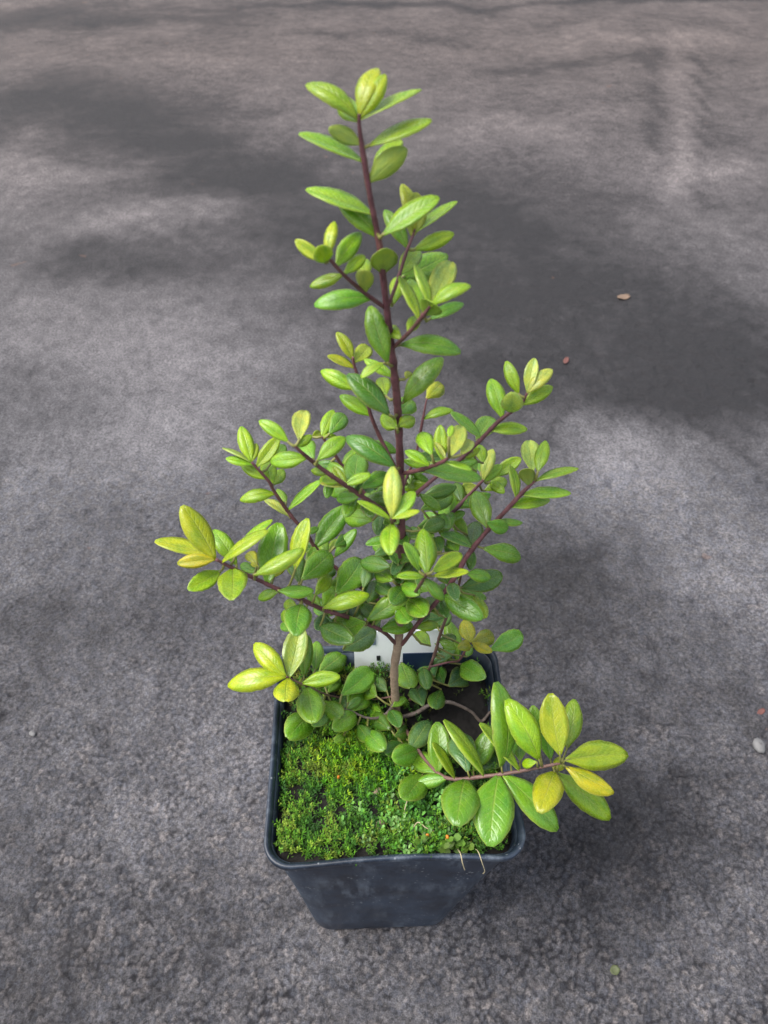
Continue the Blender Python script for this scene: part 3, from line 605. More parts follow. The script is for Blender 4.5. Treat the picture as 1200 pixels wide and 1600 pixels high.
# ------------------------------------------------------------------ materials
def mat_ground():
    k = NT('worn_asphalt'); co = k.n('TexCoord').outputs['Object']
    st = k.n('Attribute', attribute_name='stain_shade').outputs['Fac']
    grain = k.n('Attribute', attribute_name='grain').outputs['Fac']
    n1 = k.noise(co, 9, 8, .62); n2 = k.noise(co, 60, 6, .65); n3 = k.noise(co, 560, 5, .75); n4 = k.noise(co, 1300, 3, .7)
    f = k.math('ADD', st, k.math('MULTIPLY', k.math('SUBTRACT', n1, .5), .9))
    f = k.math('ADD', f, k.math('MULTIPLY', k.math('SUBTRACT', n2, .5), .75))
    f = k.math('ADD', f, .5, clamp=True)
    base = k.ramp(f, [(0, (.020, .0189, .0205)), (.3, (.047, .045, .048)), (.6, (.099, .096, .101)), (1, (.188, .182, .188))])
    fine = k.math('ADD', k.math('MULTIPLY', n3, .6), k.math('MULTIPLY', n4, .4))
    base = k.mix(.8, base, k.ramp(fine, [(.40, g(.30)), (.5, g(1)), (.60, g(1.9))]), 'MULTIPLY')
    # single stones of the aggregate: grey, pinkish and bluish
    stone = k.ramp(grain, [(0, (.50, .54, .62, 1)), (.22, (.62, .66, .76, 1)), (.36, (1.0, .97, .95, 1)), (.5, (.80, .83, .92, 1)), (.7, (1.3, 1.23, 1.18, 1)), (.9, (1.9, 1.75, 1.62, 1)), (1, (1.8, 1.4, 1.2, 1))])
    base = k.mix(.85, base, stone, 'MULTIPLY')
    bind = k.n('Attribute', attribute_name='binder').outputs['Fac']            # dark bitumen between the stones
    base = k.mix(k.math('MULTIPLY', bind, .95), base, k.mix(1, base, (.22, .22, .25, 1), 'MULTIPLY'))
    yy = k.n('SeparateXYZ', {0: co}).outputs[1]                                # browner tint away from the pot
    base = k.mix(k.n('MapRange', {0: yy, 1: .25, 2: 1.3}).outputs[0], base, k.mix(1, base, (1.05, .90, .79, 1), 'MULTIPLY'))
    rust = k.math('GREATER_THAN', k.noise(co, 33, 3, .6), .72)
    base = k.mix(k.math('MULTIPLY', rust, .22), base, (.21, .11, .07, 1))
    k.P(Base_Color=base, Roughness=k.math('ADD', k.math('MULTIPLY', f, .25), .62), Specular_IOR_Level=.35)
    h = k.math('ADD', k.math('MULTIPLY', n3, .7), k.math('MULTIPLY', n4, .3))
    k.P(Normal=k.bump(h, .8, .0022))
    return k.m

LEAFCOL = {'Y': (.385, .465, .010), 'O': (.400, .405, .008), 'L': (.275, .465, .012), 'G': (.170, .375, .022),
           'D': (.084, .220, .020), 'B': (.118, .250, .070), 'P': (.430, .530, .090)}

def mat_leaf(under, joined=False):
    k = NT(('inner_' if joined else '') + ('leaf_underside' if under else 'leaf_upper'))
    oi = k.n('ObjectInfo'); tc = k.n('TexCoord')
    sep = k.n('SeparateXYZ', {0: tc.outputs['UV']}); u, v = sep.outputs[0], sep.outputs[1]
    au = k.math('MULTIPLY', k.math('ABSOLUTE', k.math('SUBTRACT', u, .5)), 2)       # 0 midrib .. 1 margin
    off = k.n('CombineXYZ', {0: k.math('MULTIPLY', oi.outputs['Random'], 50), 1: k.math('MULTIPLY', oi.outputs['Random'], 31)})
    vec = k.n('VectorMath', {0: tc.outputs['Object'], 1: off.outputs[0]}, operation='ADD').outputs[0]
    ocol = oi.outputs['Color']
    if joined:
        ocol = k.n('Attribute', attribute_name='Col').outputs['Color']; vec = k.n('VectorMath', {0: vec, 1: (60, 60, 60)}, operation='MULTIPLY').outputs[0]
    n = k.noise(vec, 3.2, 4, .6); n2 = k.noise(vec, 26, 3, .6)
    col = k.mix(.8, ocol, k.ramp(n, [(.30, (.52, .76, 1.0, 1)), (.5, g(1)), (.70, (1.36, 1.16, .75, 1))]), 'MULTIPLY')
    col = k.mix(.35, col, k.ramp(n2, [(.35, g(.75)), (.65, g(1.2))]), 'MULTIPLY')
    rib = k.math('SUBTRACT', 1, k.math('SMOOTH_MIN', k.math('MULTIPLY', au, 13), 1, .4), clamp=True)
    rib = k.math('MULTIPLY', rib, k.math('SUBTRACT', 1.15, v))
    ph = k.math('SUBTRACT', k.math('MULTIPLY', v, 9), k.math('MULTIPLY', au, 2.2))
    vein = k.math('POWER', k.math('ABSOLUTE', k.math('COSINE', k.math('MULTIPLY', ph, math.pi))), 14)
    vein = k.math('MULTIPLY', vein, k.math('SUBTRACT', 1, au))
    pale = k.mix(.55, col, (.46, .52, .12, 1))
    col2 = k.mix(k.math('MULTIPLY', rib, .95 if not under else .6), col, pale)
    col2 = k.mix(k.math('MULTIPLY', vein, .22), col2, pale)
    edge = k.math('MULTIPLY', k.math('POWER', au, 11), .85, clamp=True)
    col2 = k.mix(edge, col2, k.mix(.5, col, (.62, .64, .16, 1)))
    sp = k.n('TexVoronoi', {'Vector': vec, 'Scale': 17.0}); dots = k.math('MULTIPLY', k.math('LESS_THAN', sp.outputs['Distance'], .16), k.math('GREATER_THAN', k.noise(vec, 2.1, 2, .5), .56))
    col2 = k.mix(k.math('MULTIPLY', dots, .35), col2, (.55, .58, .42, 1))       # pale water marks and dust
    brown = k.math('MULTIPLY', k.math('POWER', au, 6), k.math('GREATER_THAN', k.noise(vec, 4.6, 3, .6), .66))
    col2 = k.mix(k.math('MULTIPLY', brown, .6), col2, (.20, .13, .03, 1))
    if under: col2 = k.mix(.42, col2, (.40, .47, .13, 1))
    hgt = k.math('ADD', k.math('MULTIPLY', rib, -1.0), k.math('ADD', k.math('MULTIPLY', vein, -.35), k.math('MULTIPLY', n2, .35)))
    nrm = k.bump(hgt, .5, .0006 if not under else .0003)
    k.P(Base_Color=col2, Roughness=k.math('ADD', k.math('MULTIPLY', n2, .18), .18 if not under else .45), Specular_IOR_Level=.62 if not under else .3, Normal=nrm, Coat_Weight=.3 if not under else 0.0, Coat_Roughness=.16)
    tr = k.n('BsdfTranslucent', {'Color': k.mix(1, col2, (1.15, 1.2, .45, 1), 'MULTIPLY'), 'Normal': nrm})
    ms = k.n('MixShader', {0: .42 if under else .33}); k.t.links.new(k.p.outputs[0], ms.inputs[1]); k.t.links.new(tr.outputs[0], ms.inputs[2])
    k.t.links.new(ms.outputs[0], k.out.inputs[0])
    return k.m

def mat_bark(name, c0, c1, grad=None):
    k = NT(name); co = k.n('TexCoord').outputs['Object']
    n = k.noise(co, 700, 5, .65); n2 = k.noise(co, 180, 4, .6)
    col = k.ramp(n2, [(.3, c0), (.7, c1)])
    if grad:                                              # old grey-tan bark low down, young purple bark above
        z = k.n('SeparateXYZ', {0: co}).outputs[2]
        f = k.n('MapRange', {0: k.math('ADD', z, k.math('MULTIPLY', k.math('SUBTRACT', n2, .5), .02)), 1: .045, 2: .085}).outputs[0]
        col = k.mix(f, k.ramp(n2, [(.3, (.24, .160, .115)), (.7, (.42, .300, .220))]), col)
    col = k.mix(.6, col, k.ramp(n, [(.35, g(.6)), (.65, g(1.3))]), 'MULTIPLY')
    k.P(Base_Color=col, Roughness=.5, Normal=k.bump(n, .5, .0003), Specular_IOR_Level=.4)
    return k.m

def mat_plain(name, c, rough=.6, var=.4, scale=300):
    k = NT(name); co = k.n('TexCoord').outputs['Object']; n = k.noise(co, scale, 4, .6)
    k.P(Base_Color=k.mix(var, c + (1,), k.ramp(n, [(.3, g(.5)), (.7, g(1.4))]), 'MULTIPLY'), Roughness=rough, Normal=k.bump(n, .3, .0002))
    return k.m

def mat_pot():
    k = NT('pot_plastic'); co = k.n('TexCoord').outputs['Object']
    n = k.noise(co, 38, 6, .65); sp = k.n('TexVoronoi', {'Vector': co, 'Scale': 420.0, 'Randomness': 1.0})
    spk = k.math('MULTIPLY', k.math('LESS_THAN', sp.outputs['Distance'], k.math('MULTIPLY', k.noise(co, 260, 2, .5), .34)), k.math('GREATER_THAN', k.noise(co, 70, 4, .6), .55))
    st = k.n('Mapping', {'Vector': co, 'Scale': (1, 1, .22)}).outputs[0]
    scuff = k.ramp(k.noise(st, 120, 5, .7), [(.50, g(0)), (.66, g(1))])
    dust = k.ramp(n, [(.38, g(0)), (.64, g(1))])
    col = k.mix(k.math('MULTIPLY', dust, .6), (.008, .014, .026, 1), (.050, .074, .115, 1))
    col = k.mix(k.math('MULTIPLY', k.math('MULTIPLY', scuff, k.ramp(k.noise(co, 28, 4, .6), [(.42, g(.2)), (.62, g(1))])), .62), col, (.15, .18, .22, 1))
    col = k.mix(k.math('MULTIPLY', spk, .5), col, (.30, .32, .34, 1))
    k.P(Base_Color=col, Roughness=k.math('ADD', k.math('MULTIPLY', n, .3), .3), Specular_IOR_Level=.5, Normal=k.bump(k.noise(co, 900, 3, .6), .15, .0002))
    return k.m

def mat_vcol(name, rough=.6, trans=.2):
    k = NT(name); a = k.n('Attribute', attribute_name='Col').outputs['Color']
    co = k.n('TexCoord').outputs['Object']; n = k.noise(co, 1500, 3, .6)
    col = k.mix(.6, a, k.ramp(n, [(.3, g(.6)), (.7, g(1.4))]), 'MULTIPLY')
    k.P(Base_Color=col, Roughness=rough, Specular_IOR_Level=.4)
    if trans:
        tr = k.n('BsdfTranslucent', {'Color': col}); ms = k.n('MixShader', {0: trans})
        k.t.links.new(k.p.outputs[0], ms.inputs[1]); k.t.links.new(tr.outputs[0], ms.inputs[2]); k.t.links.new(ms.outputs[0], k.out.inputs[0])
    return k.m

M_GROUND = mat_ground(); M_LT = mat_leaf(False); M_LU = mat_leaf(True); M_IT = mat_leaf(False, True); M_IU = mat_leaf(True, True); M_POT = mat_pot()
M_STEM = mat_bark('stem_bark', (.074, .026, .032, 1), (.190, .076, .084, 1), True)
M_PURPLE = mat_bark('young_bark', (.072, .026, .030, 1), (.185, .075, .080, 1))
M_PINK = mat_bark('pinkish_bark', (.120, .062, .052, 1), (.210, .120, .100, 1))
M_GREY = mat_bark('old_bark', (.085, .065, .055, 1), (.190, .150, .125, 1))
M_PET = mat_plain('leaf_stalk', (.20, .20, .05), .5, .3)
M_MOSS = mat_vcol('moss', .6, .25); M_SOIL = mat_plain('peat', (.007, .0055, .0045), .9, .7, 900)

# ------------------------------------------------------------------ ground: one sheet, worn stone relief near the pot
def build_ground():
    ys = [-3000, -1500, -800, -400, -200, -120, -70, -45, -32, -25, -20, -17, -15]; y = -14.0
    while y < 3000:
        ys.append(y); d = max(26.0, y + 14)
        y += 0.062 * (d / 26.0) ** 1.55
    ys = np.array(ys); nr = len(ys)
    wide = np.array([1.004, 1.01, 1.02, 1.04, 1.07, 1.11, 1.17, 1.25, 1.37, 1.55, 1.8, 2.2, 2.8, 4, 6, 10, 20, 45, 100])
    t = np.concatenate([-wide[::-1], np.linspace(-1, 1, 860), wide]); nc = len(t)
    hw = np.where(ys < -14, 30 + (-14 - ys) * .3, 30 + np.maximum(0, ys + 7) * .62)
    X = hw[:, None] * t[None, :]; Y = np.repeat(ys[:, None], nc, 1)
    sp = np.maximum(hw[:, None] * np.gradient(t)[None, :], np.gradient(ys)[:, None])
    fade = lambda cell: np.clip(1.6 - 3.2 * sp / cell, 0, 1)
    wx = X + .16 * (vnoise(X, Y, .4, 31) - .5) + .09 * (vnoise(X, Y, .17, 33) - .5); wy = Y + .16 * (vnoise(X, Y, .4, 32) - .5) + .09 * (vnoise(X, Y, .17, 34) - .5)
    d1, id1 = worley(wx, wy, .25, 3); d2, id2 = worley(wx, wy, .95, 9)
    pits = np.clip(vnoise(X, Y, 2.3, 5) * .9 + vnoise(X, Y, .8, 6) * .9 - .45, 0, 1)
    deep = np.clip((vnoise(X, Y, .62, 7) - .70) * 6, 0, 1) * np.clip((vnoise(X, Y, 3.1, 8) - .35) * 3, 0, 1)
    H = fade(.29) * (.14 * (1 - np.clip(d1 * 1.15, 0, 1) ** 2) * (.35 + .9 * id1)) * (.5 + .8 * pits)
    H += fade(.95) * .085 * (1 - np.clip(d2 * 1.2, 0, 1) ** 2) * (id2 > .45)
    H += fade(.16) * .060 * vnoise(X, Y, .16, 11) + fade(.5) * .07 * vnoise(X, Y, .55, 12)
    H += fade(2) * .05 * vnoise(X, Y, 1.9, 13) + .10 * vnoise(X, Y, 7.0, 14) + .25 * vnoise(X, Y, 31., 15)
    H -= fade(.6) * .07 * deep
    hole = np.exp(-(((X - 11.4) / 1.0) ** 2 + ((Y + 1.2) / .45) ** 2)); H -= .16 * hole
    flat = np.exp(-((X / 6.0) ** 4 + (Y / 6.0) ** 4))
    H = H - .42
    H = H * (1 - .5 * flat) - .06 * flat                                                       # the pot stands on the high spots
    H = np.where(flat > .25, np.minimum(H, -.005), H)
    V = np.stack([X, Y, H], -1) / 100
    me = grid_mesh('ground', V, nr, nc, M_GROUND)
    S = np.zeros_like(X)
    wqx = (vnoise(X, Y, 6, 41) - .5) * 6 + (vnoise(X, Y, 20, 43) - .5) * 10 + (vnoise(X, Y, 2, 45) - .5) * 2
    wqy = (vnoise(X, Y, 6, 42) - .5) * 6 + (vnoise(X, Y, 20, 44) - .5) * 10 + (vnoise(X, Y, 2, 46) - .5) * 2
    for cx, cy, rx, ry, a in STAINS_AND_SHADE:
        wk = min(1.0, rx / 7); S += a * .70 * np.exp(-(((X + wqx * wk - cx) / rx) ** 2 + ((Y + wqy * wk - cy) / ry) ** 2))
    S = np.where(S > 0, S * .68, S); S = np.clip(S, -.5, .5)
    for nm, arr in (('stain_shade', S), ('grain', .42 + fade(.29) * (id1 * .75 + id2 * .25 - .42) * (.75 + .4 * pits)), ('binder', np.clip(fade(.29) * np.clip((d1 - .38) * 3.2, 0, 1) * (.5 + .7 * pits) + .35 * deep * fade(.6), 0, 1))):
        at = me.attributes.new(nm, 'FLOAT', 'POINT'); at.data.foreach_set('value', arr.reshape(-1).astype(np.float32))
    o = link('ground', me); tag(o, 'worn grey asphalt with damp and dry patches and painted soft shade by the pot', kind='structure'); return o
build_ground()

# ------------------------------------------------------------------ pot
POT_YAW = math.radians(2.0); PX, PY, PH = .27, 0.0, 12.0
def rsq(h, r, n=9):
    """rounded square outline of half side h, corner radius r, with points along the sides too"""
    out = []
    for c in range(4):
        a0 = c * math.pi / 2; cx, cy = [(1, 1), (-1, 1), (-1, -1), (1, -1)][c]
        for i in range(n): a = a0 + math.pi / 2 * i / (n - 1); out.append((cx * (h - r) + r * math.cos(a), cy * (h - r) + r * math.sin(a)))
        nx, ny = [(-1, 1), (-1, -1), (1, -1), (1, 1)][c]
        ex, ey = out[-1]; a1 = a0 + math.pi / 2
        fx, fy = nx * (h - r) + r * math.cos(a1), ny * (h - r) + r * math.sin(a1)
        for i in range(1, 12): t = i / 12; out.append((ex + (fx - ex) * t, ey + (fy - ey) * t))
    return out
def warp(x, y, z):
    """the thin plastic is a little bent: the front edge bows in and up, the front left corner sags"""
    k = max(0, min(1, z / PH)) ** 3
    x *= 1 + .040 * k; y *= 1 + .008 * k; x -= .55 * (1 - max(0, min(1, z / PH)))
    if y < -2:
        f = k * (-y - 2) / 2.5; c = math.cos(max(-1, min(1, (x - .4) / 3.6)) * math.pi / 2)
        y += .13 * c * f; z += .10 * c * f - .07 * f * max(0, -x / 4.5)
    if abs(x) > 2: x -= math.copysign(.05, x) * k * math.cos(y / 4.5 * math.pi / 2)
    return x, y, z
def pot_loft(name, rings, parent, close=False, caps=True):
    V, Fc = [], []; n = None
    for h, r, z in rings:
        o = rsq(h, r); n = len(o)
        V += [tuple(c / 100 for c in warp(x, y, z)) for x, y in o]
    m = len(rings)
    for i in range(m if close else m - 1):
        for j in range(n):
            a, b = i * n + j, i * n + (j + 1) % n; c, d = ((i + 1) % m) * n + (j + 1) % n, ((i + 1) % m) * n + j
            Fc.append((a, b, c, d))
    if caps: Fc.append(tuple(range(n))[::-1]); Fc.append(tuple((m - 1) * n + j for j in range(n)))
    return link(name, mesh(name, V, Fc, [M_POT]), parent)
pot = bpy.data.objects.new('plant_pot', None); COL.objects.link(pot); pot.empty_display_size = .03
pot.location = (PX / 100, PY / 100, 0); pot.rotation_euler.z = POT_YAW
tag(pot, 'square dark navy plastic nursery pot, dusty, standing on asphalt', 'pot')
def lerp(a, b, t): return a + (b - a) * t
outer = [(2.75, .9, .03), (3.0, 1.0, 0), (3.2, 1.05, .05), (3.28, 1.05, .22)]
outer += [(lerp(3.29, 4.32, t), lerp(1.05, .88, t), lerp(.3, 11.6, t)) for t in np.linspace(0, 1, 14)]
inner = [(lerp(4.25, 3.5, t), lerp(.82, .95, t), lerp(11.75, 4.0, t)) for t in np.linspace(0, 1, 10)]
pot_loft('wall', outer + [(4.32, .87, 11.75)] + inner, pot)
rim = [(4.30, .86, 11.66), (4.46, .93, 11.62), (4.495, .95, 11.68), (4.51, .97, 11.90), (4.50, .96, 11.965), (4.46, .93, 11.99), (4.40, .9, 11.99), (4.36, .87, 11.95), (4.31, .85, 11.86), (4.26, .82, 11.72)]
pot_loft('rim', rim, pot, close=True, caps=False)

# ------------------------------------------------------------------ peat, moss, liverwort
ca, sa = math.cos(POT_YAW), math.sin(POT_YAW)
def P2W(x, y):
    x = x * 1.048; return PX + x * ca - y * sa, PY + x * sa + y * ca
def soil_h(x, y):
    h = 11.02 + .20 * (vnoise(x + 50, y + 50, .6, 64) - .5) + .18 * (vnoise(x + 50, y + 50, 1.3, 61) - .5) + .10 * (vnoise(x + 50, y + 50, .35, 62) - .5)
    h = h + .22 * np.exp(-(((x + 1.0) / 2.3) ** 2 + ((y + 1.2) / 1.8) ** 2)) + .36 * np.clip((-y - 1.3) / 2.2, 0, 1)
    h = h - .65 * np.exp(-(((x - 2.7) / 1.5) ** 2 + ((y - 1.5) / 1.7) ** 2))
    return h - .25 * np.clip((np.maximum(abs(x), abs(y)) - 3.75) / .4, 0, 1)
n = 150; t = np.linspace(-4.19, 4.19, n); Xs, Ys = np.meshgrid(t, t)
cr = .75; ex = np.maximum(abs(Xs) - (4.19 - cr), 0); ey = np.maximum(abs(Ys) - (4.19 - cr), 0); rr = np.hypot(ex, ey)
kk = np.where(rr > cr, cr / np.maximum(rr, 1e-6), 1.0)
Xs = np.sign(Xs) * (np.minimum(abs(Xs), 4.19 - cr) + ex * kk); Ys = np.sign(Ys) * (np.minimum(abs(Ys), 4.19 - cr) + ey * kk)
Zs = soil_h(Xs, Ys) + .10 * (vnoise(Xs + 9, Ys + 9, .12, 63) - .5)
wx, wy = P2W(Xs, Ys)
o = link('potting_soil', grid_mesh('potting_soil', np.stack([wx, wy, Zs], -1) / 100, n, n, M_SOIL))
tag(o, 'dark crumbly potting soil inside the pot', 'soil', kind='stuff')

def frames(tilt, az):
    """unit direction per leaflet and a side vector"""
    d = np.stack([np.cos(az) * np.sin(tilt), np.sin(az) * np.sin(tilt), np.cos(tilt)], -1)
    s = np.stack([-np.sin(az), np.cos(az), np.zeros_like(az)], -1); return d, s
def build_leaflets(name, P, d, s, L, W, C, mat, curl=.25, sides=4):
    """all leaflets of one plant cover: pointed (sides 4) or rounded (sides 7) blades"""
    nrm = np.cross(d, s); up = np.array([0, 0, 1.0]); N = len(P)
    if sides == 4: prof = [(0, 0), (.45, 1), (1, 0), (.45, -1)]
    else: prof = [(0, 0), (.3, .75), (.65, 1), (.95, .6), (.88, 0), (.95, -.6), (.65, -1), (.3, -.75)]
    m = len(prof); V = np.zeros((N, m + 1, 3))
    for j, (a, b) in enumerate(prof):
        V[:, j] = P + d * (L * a)[:, None] + s * (W * b * .5)[:, None] + nrm * (-curl * L * (a * a) + .12 * W * abs(b))[:, None]
    V[:, m] = P + d * (L * .5)[:, None] + nrm * (-curl * L * .25)[:, None]
    idx = np.arange(N)[:, None] * (m + 1)
    tri = np.concatenate([np.stack([idx[:, 0] + m, idx[:, 0] + j, idx[:, 0] + (j + 1) % m], -1) for j in range(m)], 1).reshape(-1)
    nt_ = len(tri) // 3
    me = bpy.data.meshes.new(name)
    me.vertices.add(N * (m + 1)); me.vertices.foreach_set('co', (V / 100).reshape(-1).astype(np.float32))
    me.loops.add(len(tri)); me.loops.foreach_set('vertex_index', tri.astype(np.int32))
    me.polygons.add(nt_); me.polygons.foreach_set('loop_start', np.arange(0, 3 * nt_, 3, dtype=np.int32)); me.polygons.foreach_set('loop_total', np.full(nt_, 3, dtype=np.int32))
    me.materials.append(mat); me.update(calc_edges=True)
    ca_ = me.color_attributes.new('Col', 'FLOAT_COLOR', 'POINT')
    ca_.data.foreach_set('color', np.concatenate([np.repeat(C, m + 1, 0), np.ones((N * (m + 1), 1))], 1).reshape(-1).astype(np.float32))
    return link(name, me)
def inside(x, y, h=4.02, r=.7):
    ex = np.maximum(abs(x) - (h - r), 0); ey = np.maximum(abs(y) - (h - r), 0); return np.hypot(ex, ey) < r
def scatter(N, dens):
    x = rng.uniform(-4.05, 4.05, N); y = rng.uniform(-4.05, 4.05, N)
    k = inside(x, y) & (rng.random(N) < dens(x, y)); return x[k], y[k]
def blob(x, y, cx, cy, rx, ry): return np.exp(-(((x - cx) / rx) ** 2 + ((y - cy) / ry) ** 2))
def bare(x, y): return np.clip(1.3 * blob(x, y, 2.7, 1.6, 1.6, 1.9) + blob(x, y, 1.5, 3.3, 2.0, .8) + .8 * blob(x, y, .4, 1.6, .7, .7), 0, 1)
def tufts(x, y, nl, tl, size, cols, hgt, spread):
    """nl leaflets for each tuft at x, y"""
    N = len(x); z = soil_h(x, y)
    ci = np.clip((vnoise(x + 40, y + 40, .7, 83) * .8 + vnoise(x + 40, y + 40, .25, 84) * .4 - .1) * len(cols) + rng.normal(0, .8, N), 0, len(cols) - .01).astype(int)
    cl = cols[ci] * rng.uniform(.4, 1.3, (N, 1))
    Ps, Ds, Ss, Ls, Ws, Cs = [], [], [], [], [], []
    lean = rng.normal(0, .3, (N, 2)); pn = vnoise(x + 30, y + 30, .42, 81) * .6 + vnoise(x + 30, y + 30, .9, 82) * .6
    hh = hgt * (.15 + 1.8 * np.clip(pn - .1, 0, 1)) * rng.uniform(.7, 1.25, N)
    for j in range(nl):
        az = 2 * math.pi * j / nl * 2.4 + rng.uniform(0, 1.2, N); lev = (j + .5) / nl
        ti = spread * (1.25 - .9 * lev) + rng.normal(0, .15, N); d, s = frames(ti, az)
        wx, wy = P2W(x + lean[:, 0] * hh * lev, y + lean[:, 1] * hh * lev)
        Ps.append(np.stack([wx, wy, z + hh * (lev - .15)], -1)); Ds.append(d); Ss.append(s)
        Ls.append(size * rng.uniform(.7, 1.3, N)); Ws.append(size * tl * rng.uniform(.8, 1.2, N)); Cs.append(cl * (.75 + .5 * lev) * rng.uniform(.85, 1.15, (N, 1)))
    return [np.concatenate(a) for a in (Ps, Ds, Ss, Ls, Ws, Cs)]
A = np.array
patch = lambda x, y, c, s: vnoise(x + 70, y + 70, c, s)
groups = []
# star moss on the left and along the front
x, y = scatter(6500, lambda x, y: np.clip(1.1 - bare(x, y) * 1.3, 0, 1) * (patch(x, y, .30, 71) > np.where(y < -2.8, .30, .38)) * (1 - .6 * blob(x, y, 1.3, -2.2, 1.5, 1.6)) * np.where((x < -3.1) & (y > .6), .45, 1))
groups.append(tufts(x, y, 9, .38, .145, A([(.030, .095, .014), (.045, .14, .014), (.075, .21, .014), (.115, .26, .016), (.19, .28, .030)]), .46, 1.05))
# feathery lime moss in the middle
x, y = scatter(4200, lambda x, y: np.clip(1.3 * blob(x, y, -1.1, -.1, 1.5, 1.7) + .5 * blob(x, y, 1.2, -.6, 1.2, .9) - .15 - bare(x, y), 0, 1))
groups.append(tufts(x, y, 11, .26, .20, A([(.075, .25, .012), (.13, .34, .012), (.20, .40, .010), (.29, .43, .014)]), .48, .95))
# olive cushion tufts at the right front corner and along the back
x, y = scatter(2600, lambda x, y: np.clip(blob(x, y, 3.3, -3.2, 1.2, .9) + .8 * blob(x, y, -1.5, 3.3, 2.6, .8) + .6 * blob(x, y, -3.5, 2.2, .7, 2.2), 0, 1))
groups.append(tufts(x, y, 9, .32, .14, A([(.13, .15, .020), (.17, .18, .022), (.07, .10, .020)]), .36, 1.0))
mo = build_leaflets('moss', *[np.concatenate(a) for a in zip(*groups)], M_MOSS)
tag(mo, 'bright green moss covering the soil in the pot', 'moss', kind='stuff')
# broader leafy liverwort on the right front
x, y = scatter(1500, lambda x, y: np.clip(1.25 * blob(x, y, 1.4, -2.3, 1.9, 1.6) + .5 * blob(x, y, -.2, -3.2, 1.6, .8) - .12, 0, 1) * (1 - bare(x, y)))
lw = tufts(x, y, 7, .50, .20, A([(.055, .19, .025), (.08, .25, .022), (.10, .28, .045), (.14, .33, .065), (.22, .39, .12)]), .40, 1.25)
fx = np.array([1.95, 2.2, 1.75, 2.05, .9, 2.45]); fy = np.full(6, -3.9)
fr = tufts(fx, fy, 5, .85, .28, A([(.10, .21, .02), (.14, .24, .03)]), .60, 1.3); fr[0][:, 2] += .12
lo = build_leaflets('liverwort', *[np.concatenate(a) for a in zip(lw, fr)], M_MOSS, .35, 7)
tag(lo, 'pale blue-green leafy liverwort among the moss at the front', 'liverwort', kind='stuff')

# ------------------------------------------------------------------ tubes
def catmull(P, n):
    P = np.array(P, float); E = np.vstack([2 * P[0] - P[1], P, 2 * P[-1] - P[-2]]); out = []
    for i in range(1, len(E) - 2):
        p0, p1, p2, p3 = E[i - 1:i + 3]
        for k in range(n):
            t = k / n; out.append(.5 * (2 * p1 + (p2 - p0) * t + (2 * p0 - 5 * p1 + 4 * p2 - p3) * t * t + (3 * p1 - p0 - 3 * p2 + p3) * t ** 3))
    out.append(P[-1]); return np.array(out)
class Tubes:
    def __init__(self): self.v = []; self.f = []; self.m = []
    def add(self, pts, rad, sides=8, mi=0):
        pts = [Vector(p) for p in pts]; b0 = len(self.v); ref = None
        for i, p in enumerate(pts):
            d = (pts[min(i + 1, len(pts) - 1)] - pts[max(i - 1, 0)]).normalized()
            if ref is None: ref = d.orthogonal().normalized()
            ref = (ref - d * ref.dot(d)).normalized(); s = d.cross(ref)
            for j in range(sides):
                a = 2 * math.pi * j / sides; self.v.append(p + (ref * math.cos(a) + s * math.sin(a)) * rad[i])
        n = len(pts)
        for i in range(n - 1):
            for j in range(sides):
                a = b0 + i * sides + j; b = b0 + i * sides + (j + 1) % sides
                self.f.append((a, b, b + sides, a + sides)); self.m.append(mi)
        self.f.append(tuple(b0 + j for j in range(sides))[::-1]); self.f.append(tuple(b0 + (n - 1) * sides + j for j in range(sides))); self.m += [mi, mi]
    def build(self, name, mats, parent=None): return link(name, mesh(name, self.v, self.f, mats, self.m), parent)

# ------------------------------------------------------------------ leaf shapes
def leaf_mesh(arch, cup, puff, side, seed):
    r = random.Random(seed); NL, NA = 12, 6
    top = []; uv = []
    for i in range(NL + 1):
        t = i / NL; tt = t ** 1.12
        hw_ = .5 * (max(0, math.sin(math.pi * min(1, .02 + .963 * tt))) ** .62)
        if t < .3: hw_ *= .60 + 1.33 * t
        if 1 < i < NL: hw_ *= 1 + .016 * (1 if i % 2 else -1) * (t > .35) + r.uniform(-.02, .02)
        for j in range(NA + 1):
            q = j / NA * 2 - 1; aq = abs(q)
            z = arch * 4 * t * (1 - t) + .42 * (hw_ * 2) * (.55 * puff * math.sin(math.pi * min(1, aq * .8)) ** .8 - cup * (.45 * aq * aq + .4 * aq ** 6)) * .5
            z += r.uniform(-.004, .004)
            top.append((q * hw_ + side * .14 * math.sin(math.pi * t), t, z)); uv.append((q * .5 + .5, t))
    n1 = len(top); th = .012
    bot = [(x, y, z - th) for x, y, z in top]
    V = top + bot; Fc = []; mi = []
    w_ = NA + 1
    for i in range(NL):
        for j in range(NA):
            a = i * w_ + j; q = (a, a + 1, a + w_ + 1, a + w_)
            Fc.append(q); mi.append(0); Fc.append(tuple(n1 + k for k in q)[::-1]); mi.append(1)
    ring = [i * w_ for i in range(NL + 1)] + [NL * w_ + j for j in range(1, NA + 1)] + [i * w_ + NA for i in range(NL - 1, -1, -1)] + [j for j in range(NA - 1, 0, -1)]
    for a, b in zip(ring, ring[1:] + ring[:1]): Fc.append((a, b, n1 + b, n1 + a)); mi.append(1)
    me = mesh('leaf', V, Fc, [M_LT, M_LU], mi)
    ul = me.uv_layers.new(name='UVMap'); uv2 = uv + uv
    for lp in me.loops: ul.data[lp.index].uv = uv2[lp.vertex_index]
    return me
